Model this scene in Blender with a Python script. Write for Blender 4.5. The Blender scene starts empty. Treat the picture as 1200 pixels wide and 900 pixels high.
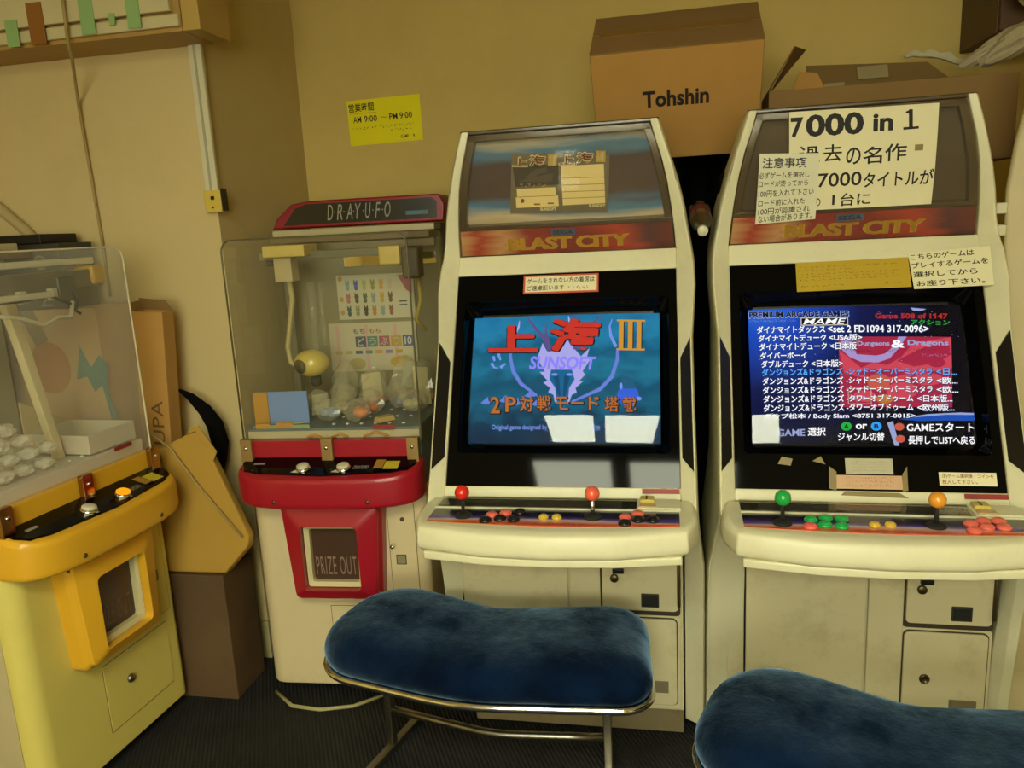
import bpy, bmesh, math, random
from mathutils import Vector, Matrix
random.seed(7)
S = bpy.context.scene
COL = S.collection

# ------------------------------------------------------------------ camera
H, YAW, PIT, ROL, FPX = 1.46965, math.radians(-11.1519), math.radians(-11.2955), math.radians(-2.97144), 915.32
f_ = Vector((math.sin(YAW)*math.cos(PIT), math.cos(YAW)*math.cos(PIT), math.sin(PIT)))
r0 = Vector((math.cos(YAW), -math.sin(YAW), 0)); u0 = r0.cross(f_)
r_ = r0*math.cos(ROL)+u0*math.sin(ROL); u_ = -r0*math.sin(ROL)+u0*math.cos(ROL)
cd = bpy.data.cameras.new('camera'); cam = bpy.data.objects.new('camera', cd); COL.objects.link(cam)
cam.matrix_world = Matrix(((r_.x, u_.x, -f_.x, 0), (r_.y, u_.y, -f_.y, 0), (r_.z, u_.z, -f_.z, H), (0, 0, 0, 1)))
cd.sensor_width = 36; cd.sensor_fit = 'HORIZONTAL'; cd.lens = FPX/1200*36; cd.clip_start = .02
S.camera = cam
# ------------------------------------------------------------------ exposure, world
S.view_settings.view_transform = 'Standard'; S.view_settings.look = 'None'
S.view_settings.gamma = 1; S.view_settings.use_curve_mapping = False
S.view_settings.exposure = 0.0
LAMP = 29.0          # ceiling lamps
WIN = 11.0           # shop window behind the camera
LAMP_COL = (.98, 1.0, .73)
WIN_COL = (.98, 1.0, .78)
w = bpy.data.worlds.new('world'); S.world = w; w.use_nodes = True
w.node_tree.nodes['Background'].inputs[0].default_value = (1, .85, .5, 1)
w.node_tree.nodes['Background'].inputs[1].default_value = .02
S.cycles.max_bounces = 10; S.cycles.transparent_max_bounces = 24; S.cycles.sample_clamp_indirect = 4
S.cycles.caustics_reflective = False; S.cycles.caustics_refractive = False

# ------------------------------------------------------------------ materials
def lin(h):
    h = h.lstrip('#'); o = []
    for i in (0, 2, 4):
        c = int(h[i:i+2], 16)/255; o.append(c/12.92 if c <= .04045 else ((c+.055)/1.055)**2.4)
    return tuple(o)
MATS = {}
def C4(c): return tuple(c)+(1,) if len(c) == 3 else c
def mat(name, col, rough=.5, metal=0, var=0, scale=8, bump=0, bscale=60, coat=0, spec=.5, dirt=None, dirt_amt=.35, dscale=3):
    """procedural principled: base colour varied by noise, optional dirt blotches, bump"""
    if name in MATS: return MATS[name]
    if isinstance(col, str): col = lin(col)
    m = bpy.data.materials.new(name); m.use_nodes = True; nt = m.node_tree; N = nt.nodes; L = nt.links
    b = N['Principled BSDF']; b.inputs['Roughness'].default_value = rough; b.inputs['Metallic'].default_value = metal
    b.inputs['Specular IOR Level'].default_value = spec
    if coat: b.inputs['Coat Weight'].default_value = coat; b.inputs['Coat Roughness'].default_value = .08
    tc = N.new('ShaderNodeTexCoord')
    nz = N.new('ShaderNodeTexNoise'); nz.inputs['Scale'].default_value = scale; nz.inputs['Detail'].default_value = 5
    L.new(tc.outputs['Object'], nz.inputs['Vector'])
    mx = N.new('ShaderNodeMix'); mx.data_type = 'RGBA'
    v = var if var else .04
    mx.inputs['A'].default_value = C4([c*(1-v) for c in col]); mx.inputs['B'].default_value = C4([min(1, c*(1+v)) for c in col])
    L.new(nz.outputs['Fac'], mx.inputs['Factor']); out = mx.outputs['Result']
    if dirt is not None:
        n2 = N.new('ShaderNodeTexNoise'); n2.inputs['Scale'].default_value = dscale; n2.inputs['Detail'].default_value = 8; n2.inputs['Roughness'].default_value = .7
        L.new(tc.outputs['Object'], n2.inputs['Vector'])
        rp = N.new('ShaderNodeValToRGB'); rp.color_ramp.elements[0].position = .5; rp.color_ramp.elements[1].position = .78
        L.new(n2.outputs['Fac'], rp.inputs['Fac'])
        mu = N.new('ShaderNodeMath'); mu.operation = 'MULTIPLY'; mu.inputs[1].default_value = dirt_amt; L.new(rp.outputs['Color'], mu.inputs[0])
        m2 = N.new('ShaderNodeMix'); m2.data_type = 'RGBA'; m2.inputs['B'].default_value = C4(lin(dirt) if isinstance(dirt, str) else dirt)
        L.new(mu.outputs[0], m2.inputs['Factor']); L.new(out, m2.inputs['A']); out = m2.outputs['Result']
    L.new(out, b.inputs['Base Color'])
    if bump:
        n3 = N.new('ShaderNodeTexNoise'); n3.inputs['Scale'].default_value = bscale; n3.inputs['Detail'].default_value = 4
        L.new(tc.outputs['Object'], n3.inputs['Vector'])
        bp = N.new('ShaderNodeBump'); bp.inputs['Strength'].default_value = bump; bp.inputs['Distance'].default_value = .004
        L.new(n3.outputs['Fac'], bp.inputs['Height']); L.new(bp.outputs['Normal'], b.inputs['Normal'])
    MATS[name] = m; return m
def emis(name, col, strength=1.0):
    if name in MATS: return MATS[name]
    if isinstance(col, str): col = lin(col)
    m = bpy.data.materials.new(name); m.use_nodes = True; nt = m.node_tree; nt.nodes.clear()
    e = nt.nodes.new('ShaderNodeEmission'); e.inputs[0].default_value = C4(col); e.inputs[1].default_value = strength
    o = nt.nodes.new('ShaderNodeOutputMaterial'); nt.links.new(e.outputs[0], o.inputs[0]); MATS[name] = m; return m
def clear(name, tint=(.97, .97, .95), haze=.0, hazecol=(.8, .75, .6), rough=.03, gloss=1.0):
    """thin clear plastic: transparent, fresnel gloss, a little milky scatter from scratches"""
    if name in MATS: return MATS[name]
    m = bpy.data.materials.new(name); m.use_nodes = True; nt = m.node_tree; N = nt.nodes; L = nt.links; N.clear()
    t = N.new('ShaderNodeBsdfTransparent'); t.inputs[0].default_value = C4(tint)
    d = N.new('ShaderNodeBsdfDiffuse'); d.inputs[0].default_value = C4(hazecol)
    a = N.new('ShaderNodeMixShader')
    tc = N.new('ShaderNodeTexCoord'); nz = N.new('ShaderNodeTexNoise'); nz.inputs['Scale'].default_value = 5; L.new(tc.outputs['Object'], nz.inputs['Vector'])
    mr = N.new('ShaderNodeMapRange'); mr.inputs['From Min'].default_value = .3; mr.inputs['From Max'].default_value = .7
    mr.inputs['To Min'].default_value = haze*.7; mr.inputs['To Max'].default_value = haze*1.3; L.new(nz.outputs['Fac'], mr.inputs['Value'])
    L.new(mr.outputs[0], a.inputs[0]); L.new(t.outputs[0], a.inputs[1]); L.new(d.outputs[0], a.inputs[2])
    g = N.new('ShaderNodeBsdfGlossy'); g.inputs['Roughness'].default_value = rough
    fr = N.new('ShaderNodeFresnel'); fr.inputs[0].default_value = 1.45
    mu = N.new('ShaderNodeMath'); mu.operation = 'MULTIPLY'; mu.inputs[1].default_value = gloss; L.new(fr.outputs[0], mu.inputs[0])
    ge = N.new('ShaderNodeNewGeometry'); bk = N.new('ShaderNodeMath'); bk.operation = 'SUBTRACT'; bk.inputs[0].default_value = 1; L.new(ge.outputs['Backfacing'], bk.inputs[1])
    m2 = N.new('ShaderNodeMath'); m2.operation = 'MULTIPLY'; L.new(mu.outputs[0], m2.inputs[0]); L.new(bk.outputs[0], m2.inputs[1]); mu = m2
    b = N.new('ShaderNodeMixShader'); L.new(mu.outputs[0], b.inputs[0]); L.new(a.outputs[0], b.inputs[1]); L.new(g.outputs[0], b.inputs[2])
    o = N.new('ShaderNodeOutputMaterial'); L.new(b.outputs[0], o.inputs[0]); MATS[name] = m; return m
def ramp(name, axis, lo, hi, stops, rough=.4, noise=.0, nscale=(1, 1, 1), emit=0, coat=0):
    """printed colour bands along one object axis, wobbled by noise"""
    if name in MATS: return MATS[name]
    m = bpy.data.materials.new(name); m.use_nodes = True; nt = m.node_tree; N = nt.nodes; L = nt.links
    b = N['Principled BSDF']; b.inputs['Roughness'].default_value = rough
    if coat: b.inputs['Coat Weight'].default_value = coat
    tc = N.new('ShaderNodeTexCoord'); sp = N.new('ShaderNodeSeparateXYZ'); L.new(tc.outputs['Object'], sp.inputs[0])
    mr = N.new('ShaderNodeMapRange'); mr.inputs['From Min'].default_value = lo; mr.inputs['From Max'].default_value = hi
    L.new(sp.outputs[axis], mr.inputs['Value']); val = mr.outputs[0]
    if noise:
        mp = N.new('ShaderNodeMapping'); mp.inputs['Scale'].default_value = nscale; L.new(tc.outputs['Object'], mp.inputs[0])
        nz = N.new('ShaderNodeTexNoise'); nz.inputs['Scale'].default_value = 1; nz.inputs['Detail'].default_value = 6; L.new(mp.outputs[0], nz.inputs['Vector'])
        s1 = N.new('ShaderNodeMath'); s1.operation = 'SUBTRACT'; s1.inputs[1].default_value = .5; L.new(nz.outputs['Fac'], s1.inputs[0])
        s2 = N.new('ShaderNodeMath'); s2.operation = 'MULTIPLY_ADD'; s2.inputs[1].default_value = noise; L.new(s1.outputs[0], s2.inputs[0]); L.new(val, s2.inputs[2]); val = s2.outputs[0]
    rp = N.new('ShaderNodeValToRGB'); cr = rp.color_ramp
    while len(cr.elements) < len(stops): cr.elements.new(.5)
    for e, (p, c) in zip(cr.elements, stops): e.position = p; e.color = C4(lin(c) if isinstance(c, str) else c)
    L.new(val, rp.inputs['Fac'])
    if emit:
        b.inputs['Base Color'].default_value = (0, 0, 0, 1); L.new(rp.outputs[0], b.inputs['Emission Color']); b.inputs['Emission Strength'].default_value = emit
        b.inputs['Specular IOR Level'].default_value = 0; b.inputs['Roughness'].default_value = 1
    else: L.new(rp.outputs[0], b.inputs['Base Color'])
    MATS[name] = m; return m

cream = mat('cream_plastic', '#dcd7b4', .42, var=.05, scale=6, dirt='#a3905a', dirt_amt=.25, dscale=5)
cream_dirty = mat('cream_painted_metal', '#d2c9a2', .5, var=.07, scale=4, dirt='#7d6637', dirt_amt=.5, dscale=6)
black = mat('black_plastic', '#0b0a09', .35)
gloss_black = mat('black_gloss', '#060606', .045, spec=.14)
rubber = mat('dark_rubber', '#171512', .8)
chrome = mat('chrome', '#e4e6e8', .12, 1)
steel = mat('worn_steel', '#928d80', .33, 1, var=.25, scale=20, bump=.1)
dull_brass = mat('tan_metal', '#a98c58', .45, .7, var=.1)
brown_mirror = mat('brass_mirror_metal', '#b08a5a', .15, 1)
ink = mat('black_ink', '#1a1410', .7)
paper = mat('cream_paper', '#e4dcb4', .8, var=.05, scale=10)
paper_yel = mat('yellow_paper', '#ecdf06', .8, var=.04)
tape_red = mat('red_label', '#8f2620', .5)
card = mat('cardboard', '#b98a45', .85, var=.08, scale=12, bump=.08, bscale=90)
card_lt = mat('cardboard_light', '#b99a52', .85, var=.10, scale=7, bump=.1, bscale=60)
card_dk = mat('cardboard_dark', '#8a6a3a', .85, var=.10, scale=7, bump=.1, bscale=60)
tape_brown = mat('parcel_tape', '#8a6732', .35, var=.1)
grey_dark = mat('dark_grey_metal', '#2a2824', .6)

# ------------------------------------------------------------------ mesh builder
class MB:
    def __init__(s): s.v = []; s.f = []; s.m = []; s.sm = []
    def add(s, vs, fs, m=0, smooth=False):
        b = len(s.v); s.v += [tuple(v) for v in vs]
        for f in fs: s.f.append([b+i for i in f]); s.m.append(m); s.sm.append(smooth)
        return s
    def box(s, x0, x1, y0, y1, z0, z1, m=0):
        return s.hexa([(x0, y0, z0), (x1, y0, z0), (x1, y1, z0), (x0, y1, z0), (x0, y0, z1), (x1, y0, z1), (x1, y1, z1), (x0, y1, z1)], m)
    def hexa(s, p, m=0):
        return s.add(p, [(3, 2, 1, 0), (4, 5, 6, 7), (0, 1, 5, 4), (1, 2, 6, 5), (2, 3, 7, 6), (3, 0, 4, 7)], m)
    def loft(s, rings, m=0, cap=True, smooth=False, close=True, capm=None):
        n = len(rings[0]); vs = [p for r in rings for p in r]; fs = []
        for i in range(len(rings)-1):
            for j in range(n if close else n-1):
                k = (j+1) % n; fs.append((i*n+j, i*n+k, (i+1)*n+k, (i+1)*n+j))
        s.add(vs, fs, m, smooth)
        if cap and close:
            b = len(s.v)-len(vs); cm = m if capm is None else capm
            s.f.append([b+i for i in range(n)][::-1]); s.m.append(cm); s.sm.append(False)
            s.f.append([b+(len(rings)-1)*n+i for i in range(n)]); s.m.append(cm); s.sm.append(False)
        return s
    def prism(s, poly, fn, a, b, m=0):
        return s.loft([[fn(p, a) for p in poly], [fn(p, b) for p in poly]], m)
    def tube(s, pts, r, n=10, m=0, cap=True, smooth=True):
        pts = [Vector(p) for p in pts]; rings = []; up = None
        for i, p in enumerate(pts):
            if i == 0: d = pts[1]-p
            elif i == len(pts)-1: d = p-pts[i-1]
            else: d = (p-pts[i-1]).normalized()+(pts[i+1]-p).normalized()
            d.normalize()
            if up is None: up = Vector((0, 0, 1)) if abs(d.z) < .9 else Vector((1, 0, 0))
            a = d.cross(up).normalized(); up = a.cross(d).normalized()
            rr = r[i] if isinstance(r, (list, tuple)) else r
            rings.append([p+(a*math.cos(t)+up*math.sin(t))*rr for t in [2*math.pi*k/n for k in range(n)]])
        return s.loft(rings, m, cap, smooth)
    def lathe(s, prof, c=(0, 0, 0), ax=(0, 0, 1), n=24, m=0, smooth=True):
        """prof: (radius, distance along axis)"""
        ax = Vector(ax).normalized(); c = Vector(c); t = Vector((1, 0, 0)) if abs(ax.x) < .9 else Vector((0, 1, 0))
        a = ax.cross(t).normalized(); b = ax.cross(a)
        return s.loft([[c+ax*h+(a*math.cos(q)+b*math.sin(q))*max(r, 1e-4) for q in [2*math.pi*k/n for k in range(n)]] for r, h in prof], m, True, smooth)
    def ball(s, c, r, m=0, n=20, k=12, sc=(1, 1, 1)):
        rings = []
        for i in range(k+1):
            t = math.pi*i/k; rr = max(math.sin(t), 1e-3)
            rings.append([(c[0]+r*sc[0]*rr*math.cos(q), c[1]+r*sc[1]*rr*math.sin(q), c[2]-r*sc[2]*math.cos(t)) for q in [2*math.pi*j/n for j in range(n)]])
        return s.loft(rings, m, True, True)
    def build(s, name, mats, parent=None, bevel=0, seg=2, smooth=False, sub=0, fix=True):
        me = bpy.data.meshes.new(name); me.from_pydata(s.v, [], s.f)
        if not isinstance(mats, (list, tuple)): mats = [mats]
        for mm in mats: me.materials.append(mm)
        me.polygons.foreach_set('material_index', s.m); me.polygons.foreach_set('use_smooth', [bool(smooth or q) for q in s.sm])
        if fix:
            bm = bmesh.new(); bm.from_mesh(me); bmesh.ops.recalc_face_normals(bm, faces=bm.faces); bm.to_mesh(me); bm.free()
        me.update()
        o = bpy.data.objects.new(name, me); COL.objects.link(o)
        if parent is not None: o.parent = parent
        if bevel:
            b = o.modifiers.new('bevel', 'BEVEL'); b.width = bevel; b.segments = seg; b.limit_method = 'ANGLE'; b.angle_limit = math.radians(35); b.harden_normals = False
            for p in me.polygons: p.use_smooth = True
            a = o.modifiers.new('wn', 'WEIGHTED_NORMAL'); a.keep_sharp = True
        if sub:
            q = o.modifiers.new('sub', 'SUBSURF'); q.levels = sub; q.render_levels = sub
        return o
def tag(o, label=None, cat=None, group=None, kind=None):
    if label: o['label'] = label
    if cat: o['category'] = cat
    if group: o['group'] = group
    if kind: o['kind'] = kind
    return o
def empty(name, loc=(0, 0, 0), rz=0):
    o = bpy.data.objects.new(name, None); COL.objects.link(o); o.location = loc; o.rotation_euler = (0, 0, rz); o.empty_display_size = .1
    return o
def bx(name, m, parent, x0, x1, y0, y1, z0, z1, bevel=0, seg=2):
    return MB().box(x0, x1, y0, y1, z0, z1).build(name, m, parent, bevel, seg)

# ------------------------------------------------------------------ lettering
_TX = {}
def glyphs(body, bold=0.0, shear=0.0, space=1.0):
    """outline mesh of a string, scaled to its own 0..1 bounding box"""
    k = (body, bold, shear, space)
    if k in _TX: return _TX[k]
    shift = 0
    if bold > .012 and any(ord(c) > 0x2000 for c in body): shift, bold = bold*.8, .004
    cu = bpy.data.curves.new('t', 'FONT'); cu.body = body; cu.size = 1; cu.offset = bold; cu.shear = shear; cu.space_character = space
    cu.resolution_u = 3; cu.fill_mode = 'FRONT' if hasattr(cu, 'fill_mode') else cu.fill_mode
    ob = bpy.data.objects.new('t', cu); COL.objects.link(ob)
    dg = bpy.context.evaluated_depsgraph_get(); me = bpy.data.meshes.new_from_object(ob.evaluated_get(dg))
    vs = [(v.co.x, v.co.y) for v in me.vertices]; fs = [tuple(p.vertices) for p in me.polygons]
    bpy.data.objects.remove(ob); bpy.data.curves.remove(cu); bpy.data.meshes.remove(me)
    if not vs: vs = [(0, 0), (1, 0), (1, 1)]; fs = [(0, 1, 2)]
    if shift:
        v0, f0 = vs, fs; vs, fs = [], []
        d = shift*.72
        for sx, sy in (((d, d), (-d, d), (d, -d), (-d, -d)) if shift < .03 else ((shift, 0), (-shift, 0), (0, shift), (0, -shift), (d, d), (-d, d), (d, -d), (-d, -d))):
            q = len(vs); vs = vs+[(x+sx, y+sy) for x, y in v0]; fs = fs+[tuple(i+q for i in f) for f in f0]
    xa, xb = min(v[0] for v in vs), max(v[0] for v in vs); ya, yb = min(v[1] for v in vs), max(v[1] for v in vs)
    vs = [((x-xa)/max(xb-xa, 1e-6), (y-ya)/max(yb-ya, 1e-6)) for x, y in vs]
    _TX[k] = (vs, fs); return _TX[k]
def put(mb, fn, body, a0, b0, a1, b1, m=0, bold=.012, shear=0, space=1.0, off=.0006):
    """string inside the rectangle (a0,b0)-(a1,b1) of surface fn(a,b,off); b0 is the bottom"""
    vs, fs = glyphs(body, bold, shear, space)
    mb.add([fn(a0+(a1-a0)*x, b0+(b1-b0)*y, off) for x, y in vs], fs, m)
def strip(mb, fn, a0, b0, a1, b1, m=0, off=.0006, nx=1, ny=1):
    vs = [fn(a0+(a1-a0)*i/nx, b0+(b1-b0)*j/ny, off) for j in range(ny+1) for i in range(nx+1)]
    mb.add(vs, [(j*(nx+1)+i, j*(nx+1)+i+1, (j+1)*(nx+1)+i+1, (j+1)*(nx+1)+i) for j in range(ny) for i in range(nx)], m)
def poly(mb, fn, pts, m=0, off=.0006):
    mb.add([fn(p[0], p[1], off) for p in pts], [tuple(range(len(pts)))], m)
def qgrid(mb, fn, q, m=0, off=.0006, n=6):
    (a, b, c, d) = q; P_ = lambda u, v: ((1-u)*(1-v)*a[0]+u*(1-v)*b[0]+u*v*c[0]+(1-u)*v*d[0], (1-u)*(1-v)*a[1]+u*(1-v)*b[1]+u*v*c[1]+(1-u)*v*d[1])
    mb.add([fn(*P_(i/n, j/n), off) for j in range(n+1) for i in range(n+1)], [(j*(n+1)+i, j*(n+1)+i+1, (j+1)*(n+1)+i+1, (j+1)*(n+1)+i) for j in range(n) for i in range(n)], m)
def ribbon(mb, fn, pts, wd, m=0, off=.0006):
    n = len(pts); L = []; R = []
    for i, p in enumerate(pts):
        a = pts[max(i-1, 0)]; b = pts[min(i+1, n-1)]; dx, dy = b[0]-a[0], b[1]-a[1]; l = math.hypot(dx, dy) or 1
        ww = wd[i] if isinstance(wd, (list, tuple)) else wd
        L.append((p[0]-dy/l*ww, p[1]+dx/l*ww)); R.append((p[0]+dy/l*ww, p[1]-dx/l*ww))
    vs = [fn(q[0], q[1], off) for q in L+R]; mb.add(vs, [(i, i+1, n+i+1, n+i) for i in range(n-1)], m)
def disc(mb, fn, c, ra, rb, m=0, off=.0006, n=24):
    poly(mb, fn, [(c[0]+ra*math.cos(2*math.pi*k/n), c[1]+rb*math.sin(2*math.pi*k/n)) for k in range(n)], m, off)
def scribble(mb, fn, a0, b, a1, h, m=0, off=.0006, rnd=None):
    """small handwriting too faint to read: short strokes"""
    rnd = rnd or random; a = a0
    if h < 0: b, h = b+h, -h
    while a < a1-h*.5:
        for _ in range(3):
            x = a+rnd.uniform(0, h*.6); y = b+rnd.uniform(0, h); dx = rnd.uniform(-.4, .4)*h; dy = rnd.uniform(-.5, .5)*h
            ribbon(mb, fn, [(x, y), (x+dx*.8, min(max(y+dy, b), b+h))], h*.07, m, off)
        a += h*1.0
def inv(quad):
    """inverse bilinear of a quad TL,TR,BR,BL -> (u right, v up) in 0..1"""
    (ax, ay), (bx_, by), (cx, cy), (dx, dy) = quad
    def g(x, y):
        u = v = .5
        for _ in range(12):
            px = (1-u)*(1-v)*ax+u*(1-v)*bx_+u*v*cx+(1-u)*v*dx; py = (1-u)*(1-v)*ay+u*(1-v)*by+u*v*cy+(1-u)*v*dy
            ux = (1-v)*(bx_-ax)+v*(cx-dx); uy = (1-v)*(by-ay)+v*(cy-dy); vx = (1-u)*(dx-ax)+u*(cx-bx_); vy = (1-u)*(dy-ay)+u*(cy-by)
            D = ux*vy-uy*vx; ex, ey = x-px, y-py; u += (ex*vy-ey*vx)/D; v += (ux*ey-uy*ex)/D
        return u, 1-v
    return g
def planefn(o, ax, up, nrm=None):
    o, ax, up = Vector(o), Vector(ax), Vector(up); n = Vector(nrm) if nrm else ax.cross(up).normalized()
    return lambda a, b, off=0: o+ax*a+up*b+n*off

# ================================================================== setting
wallm = mat('aged_wall_paint', '#ceb465', .75, var=.05, scale=1.5, dirt='#a08338', dirt_amt=.35, dscale=1.1, bump=.05, bscale=25)
wallm2 = mat('pale_pier_paint', '#cdb881', .75, var=.05, scale=1.5, dirt='#a48a48', dirt_amt=.3, dscale=1.3, bump=.05, bscale=25)
def floor_mat():
    m = bpy.data.materials.new('ribbed_mat'); m.use_nodes = True; nt = m.node_tree; N = nt.nodes; L = nt.links; b = N['Principled BSDF']
    tc = N.new('ShaderNodeTexCoord'); mp = N.new('ShaderNodeMapping'); mp.inputs['Rotation'].default_value = (0, 0, math.radians(-28)); L.new(tc.outputs['Object'], mp.inputs[0])
    wv = N.new('ShaderNodeTexWave'); wv.inputs['Scale'].default_value = 26; wv.inputs['Distortion'].default_value = .15; L.new(mp.outputs[0], wv.inputs['Vector'])
    nz = N.new('ShaderNodeTexNoise'); nz.inputs['Scale'].default_value = 9; nz.inputs['Detail'].default_value = 8; L.new(tc.outputs['Object'], nz.inputs['Vector'])
    rp = N.new('ShaderNodeValToRGB'); rp.color_ramp.elements[0].color = C4(lin('#141414')); rp.color_ramp.elements[0].position = .35; rp.color_ramp.elements[1].color = C4(lin('#242424')); rp.color_ramp.elements[1].position = .75
    L.new(nz.outputs['Fac'], rp.inputs['Fac']); L.new(rp.outputs[0], b.inputs['Base Color']); b.inputs['Roughness'].default_value = .75
    bp = N.new('ShaderNodeBump'); bp.inputs['Strength'].default_value = .8; bp.inputs['Distance'].default_value = .006; L.new(wv.outputs['Fac'], bp.inputs['Height']); L.new(bp.outputs[0], b.inputs['Normal'])
    return m
def st(name, m, *b, bevel=0): return tag(MB().box(*b).build(name, m, None, bevel), kind='structure')
st('floor', floor_mat(), -2.9, 2.6, -3.0, 3.2, -.06, 0)
st('wall_back', wallm, -1.40, 2.6, 3.05, 3.2, 0, 2.6)
st('wall_left_pier', wallm2, -2.9, -1.40, 2.36, 3.2, 0, 2.6)
st('wall_left', wallm, -2.9, -2.5, -3.0, 2.36, 0, 2.6)
st('wall_right', wallm, 2.5, 2.6, -3.0, 3.05, 0, 2.6)
st('wall_front', wallm, -2.5, 2.5, -3.0, -2.9, 0, 2.6)
st('ceiling', mat('ceiling_paint', '#d2c492', .8), -2.9, 2.6, -3.0, 3.2, 2.6, 2.7)
st('baseboard_left', mat('cream_trim', '#b5a878', .6), -2.5, -1.392, 2.345, 2.36, 0, .14)
# shop window behind the camera: frosted panes in a frame
wf = MB()
for x in (-1.1, -.03, 1.04): wf.box(x-.03, x+.03, -2.9, -2.86, .95, 2.15)
for z in (.95, 2.12): wf.box(-1.1, 1.04, -2.9, -2.86, z-.03, z+.03)
win = tag(wf.build('window_1', mat('window_frame', '#6b6250', .5)), kind='structure')
wp = MB(); wp.box(-1.07, -.06, -2.895, -2.885, .98, 2.09); wp.box(0, 1.01, -2.895, -2.885, .98, 2.09)
wp.build('pane', emis('daylight_pane', WIN_COL, WIN), win)
# ceiling lamps
def lamp(x, y, rz, label, lx=.62, ly=.30):
    r = empty('ceiling_light', (x, y, 2.6), rz); tag(r, label, 'light', 'fluorescent ceiling lights')
    m = MB(); t = .02
    for a in ((-lx/2-t, -lx/2, -ly/2-t, ly/2+t), (lx/2, lx/2+t, -ly/2-t, ly/2+t), (-lx/2, lx/2, -ly/2-t, -ly/2), (-lx/2, lx/2, ly/2, ly/2+t)): m.box(*a, -.09, 0)
    m.build('frame', mat('lamp_housing', '#ded8c4', .5), r)
    MB().box(-lx/2, lx/2, -ly/2, ly/2, -.08, -.07).build('diffuser', emis('lamp_diffuser', LAMP_COL, LAMP), r)
    return r
lamp(-.55, -.57, 0, 'left one of the two ceiling light panels above the players', .47, .70)
lamp(.05, -.58, 0, 'right one of the two ceiling light panels above the players', .50, .70)
lamp(.2, -2.0, 0, 'added unseen fill light panel on the ceiling near the shop window', 1.6, .45)  # fill lamp added out of view to brighten the room

# ================================================================== arcade cabinets
NS = Vector((0, -.8887, .4587)); US = Vector((0, .4587, .8887))
def bz(u, v, off=0): return Vector((u, 0, .815))+US*v+NS*off            # slanted monitor face
SC = dict(cu=.0, cv=.2985, hw=.2555, hh=.180)
def crt(s, t, off=0):                                                     # bulged tube face, s,t in 0..1
    a, b = 2*s-1, 2*t-1
    return bz(SC['cu']+SC['hw']*a, SC['cv']+SC['hh']*b, -.036+.016*(1-.5*a*a-.5*b*b)+off)
MST = [(1.393, .301, .317), (1.47, .294, .288), (1.57, .279, .258), (1.65, .259, .243), (1.717, .238, .236)]
def mq(t):                                                               # marquee face: z, half width, y
    z = 1.393+.324*t
    for (a, b) in zip(MST, MST[1:]):
        if z <= b[0]+1e-6: break
    k = (z-a[0])/(b[0]-a[0]); return z, a[1]+(b[1]-a[1])*k, a[2]+(b[2]-a[2])*k
def mqf(u, v, off=0):                                                     # u metres, v 0..1
    z, hw, y = mq(v); return Vector((u, y-off*.95, z+off*-.25))
SIDE = [(.03, .315, .215, .369, .185), (.40, .315, .165, .368, .135), (.56, .315, .15, .366, .10), (.68, .312, .06, .352, .01), (.76, .304, -.03, .344, -.065), (.815, .302, .0, .343, -.035),
        (.857, .302, .02, .343, -.010), (1.0, .302, .094, .341, .058), (1.17, .302, .18, .340, .139), (1.30, .301, .248, .350, .205), (1.36, .302, .285, .349, .245), (1.393, .302, .302, .345, .270),
        (1.44, .298, .288, .337, .272), (1.50, .291, .267, .327, .258), (1.57, .280, .247, .310, .242), (1.63, .266, .235, .292, .232), (1.68, .250, .228, .277, .227), (1.725, .238, .225, .263, .226)]
overlay_m = ramp('control_overlay', 1, -.215, -.115, [(0, '#c87038'), (.09, '#d04a22'), (.19, '#d98a5a'), (.27, '#c9b8b4'), (.36, '#6a4a9a'), (.52, '#33245a'), (.66, '#100d18'), (1, '#090808')], .25, .35, (3, 30, 1), coat=.5)
band_m = ramp('logo_band_print', 0, -.30, .30, [(0, '#c9a074'), (.10, '#a8352a'), (.22, '#c79a70'), (.34, '#8e1f1c'), (.6, '#7e1a1c'), (.78, '#b23a28'), (.90, '#4a1830'), (1, '#6e1c20')], .45, .35, (2, 2, 40))
space_m = ramp('marquee_space_print', 2, 1.46, 1.72, [(0, '#b5a48c'), (.13, '#d0c4ac'), (.24, '#4a86b8'), (.34, '#4a3a3c'), (.70, '#3f2f31'), (.84, '#487eaa'), (.93, '#c8bc9e'), (1, '#5c90b4')], .6, .32, (3, 1, 22))
brown_m = mat('marquee_brown_backing', '#4a3c28', .6, var=.15, scale=4)
smoke = clear('smoked_cover', (.965, .94, .89), .035, (.60, .52, .38), .08, .25)
tube_glass = clear('tube_glass', (1, 1, 1), 0, rough=.03, gloss=.95)
yellow_logo = mat('logo_yellow', '#e6b92c', .5)
tag_blue = mat('logo_blue', '#3c5a86', .5); tag_ink = mat('logo_navy', '#121a34', .5)

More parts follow.
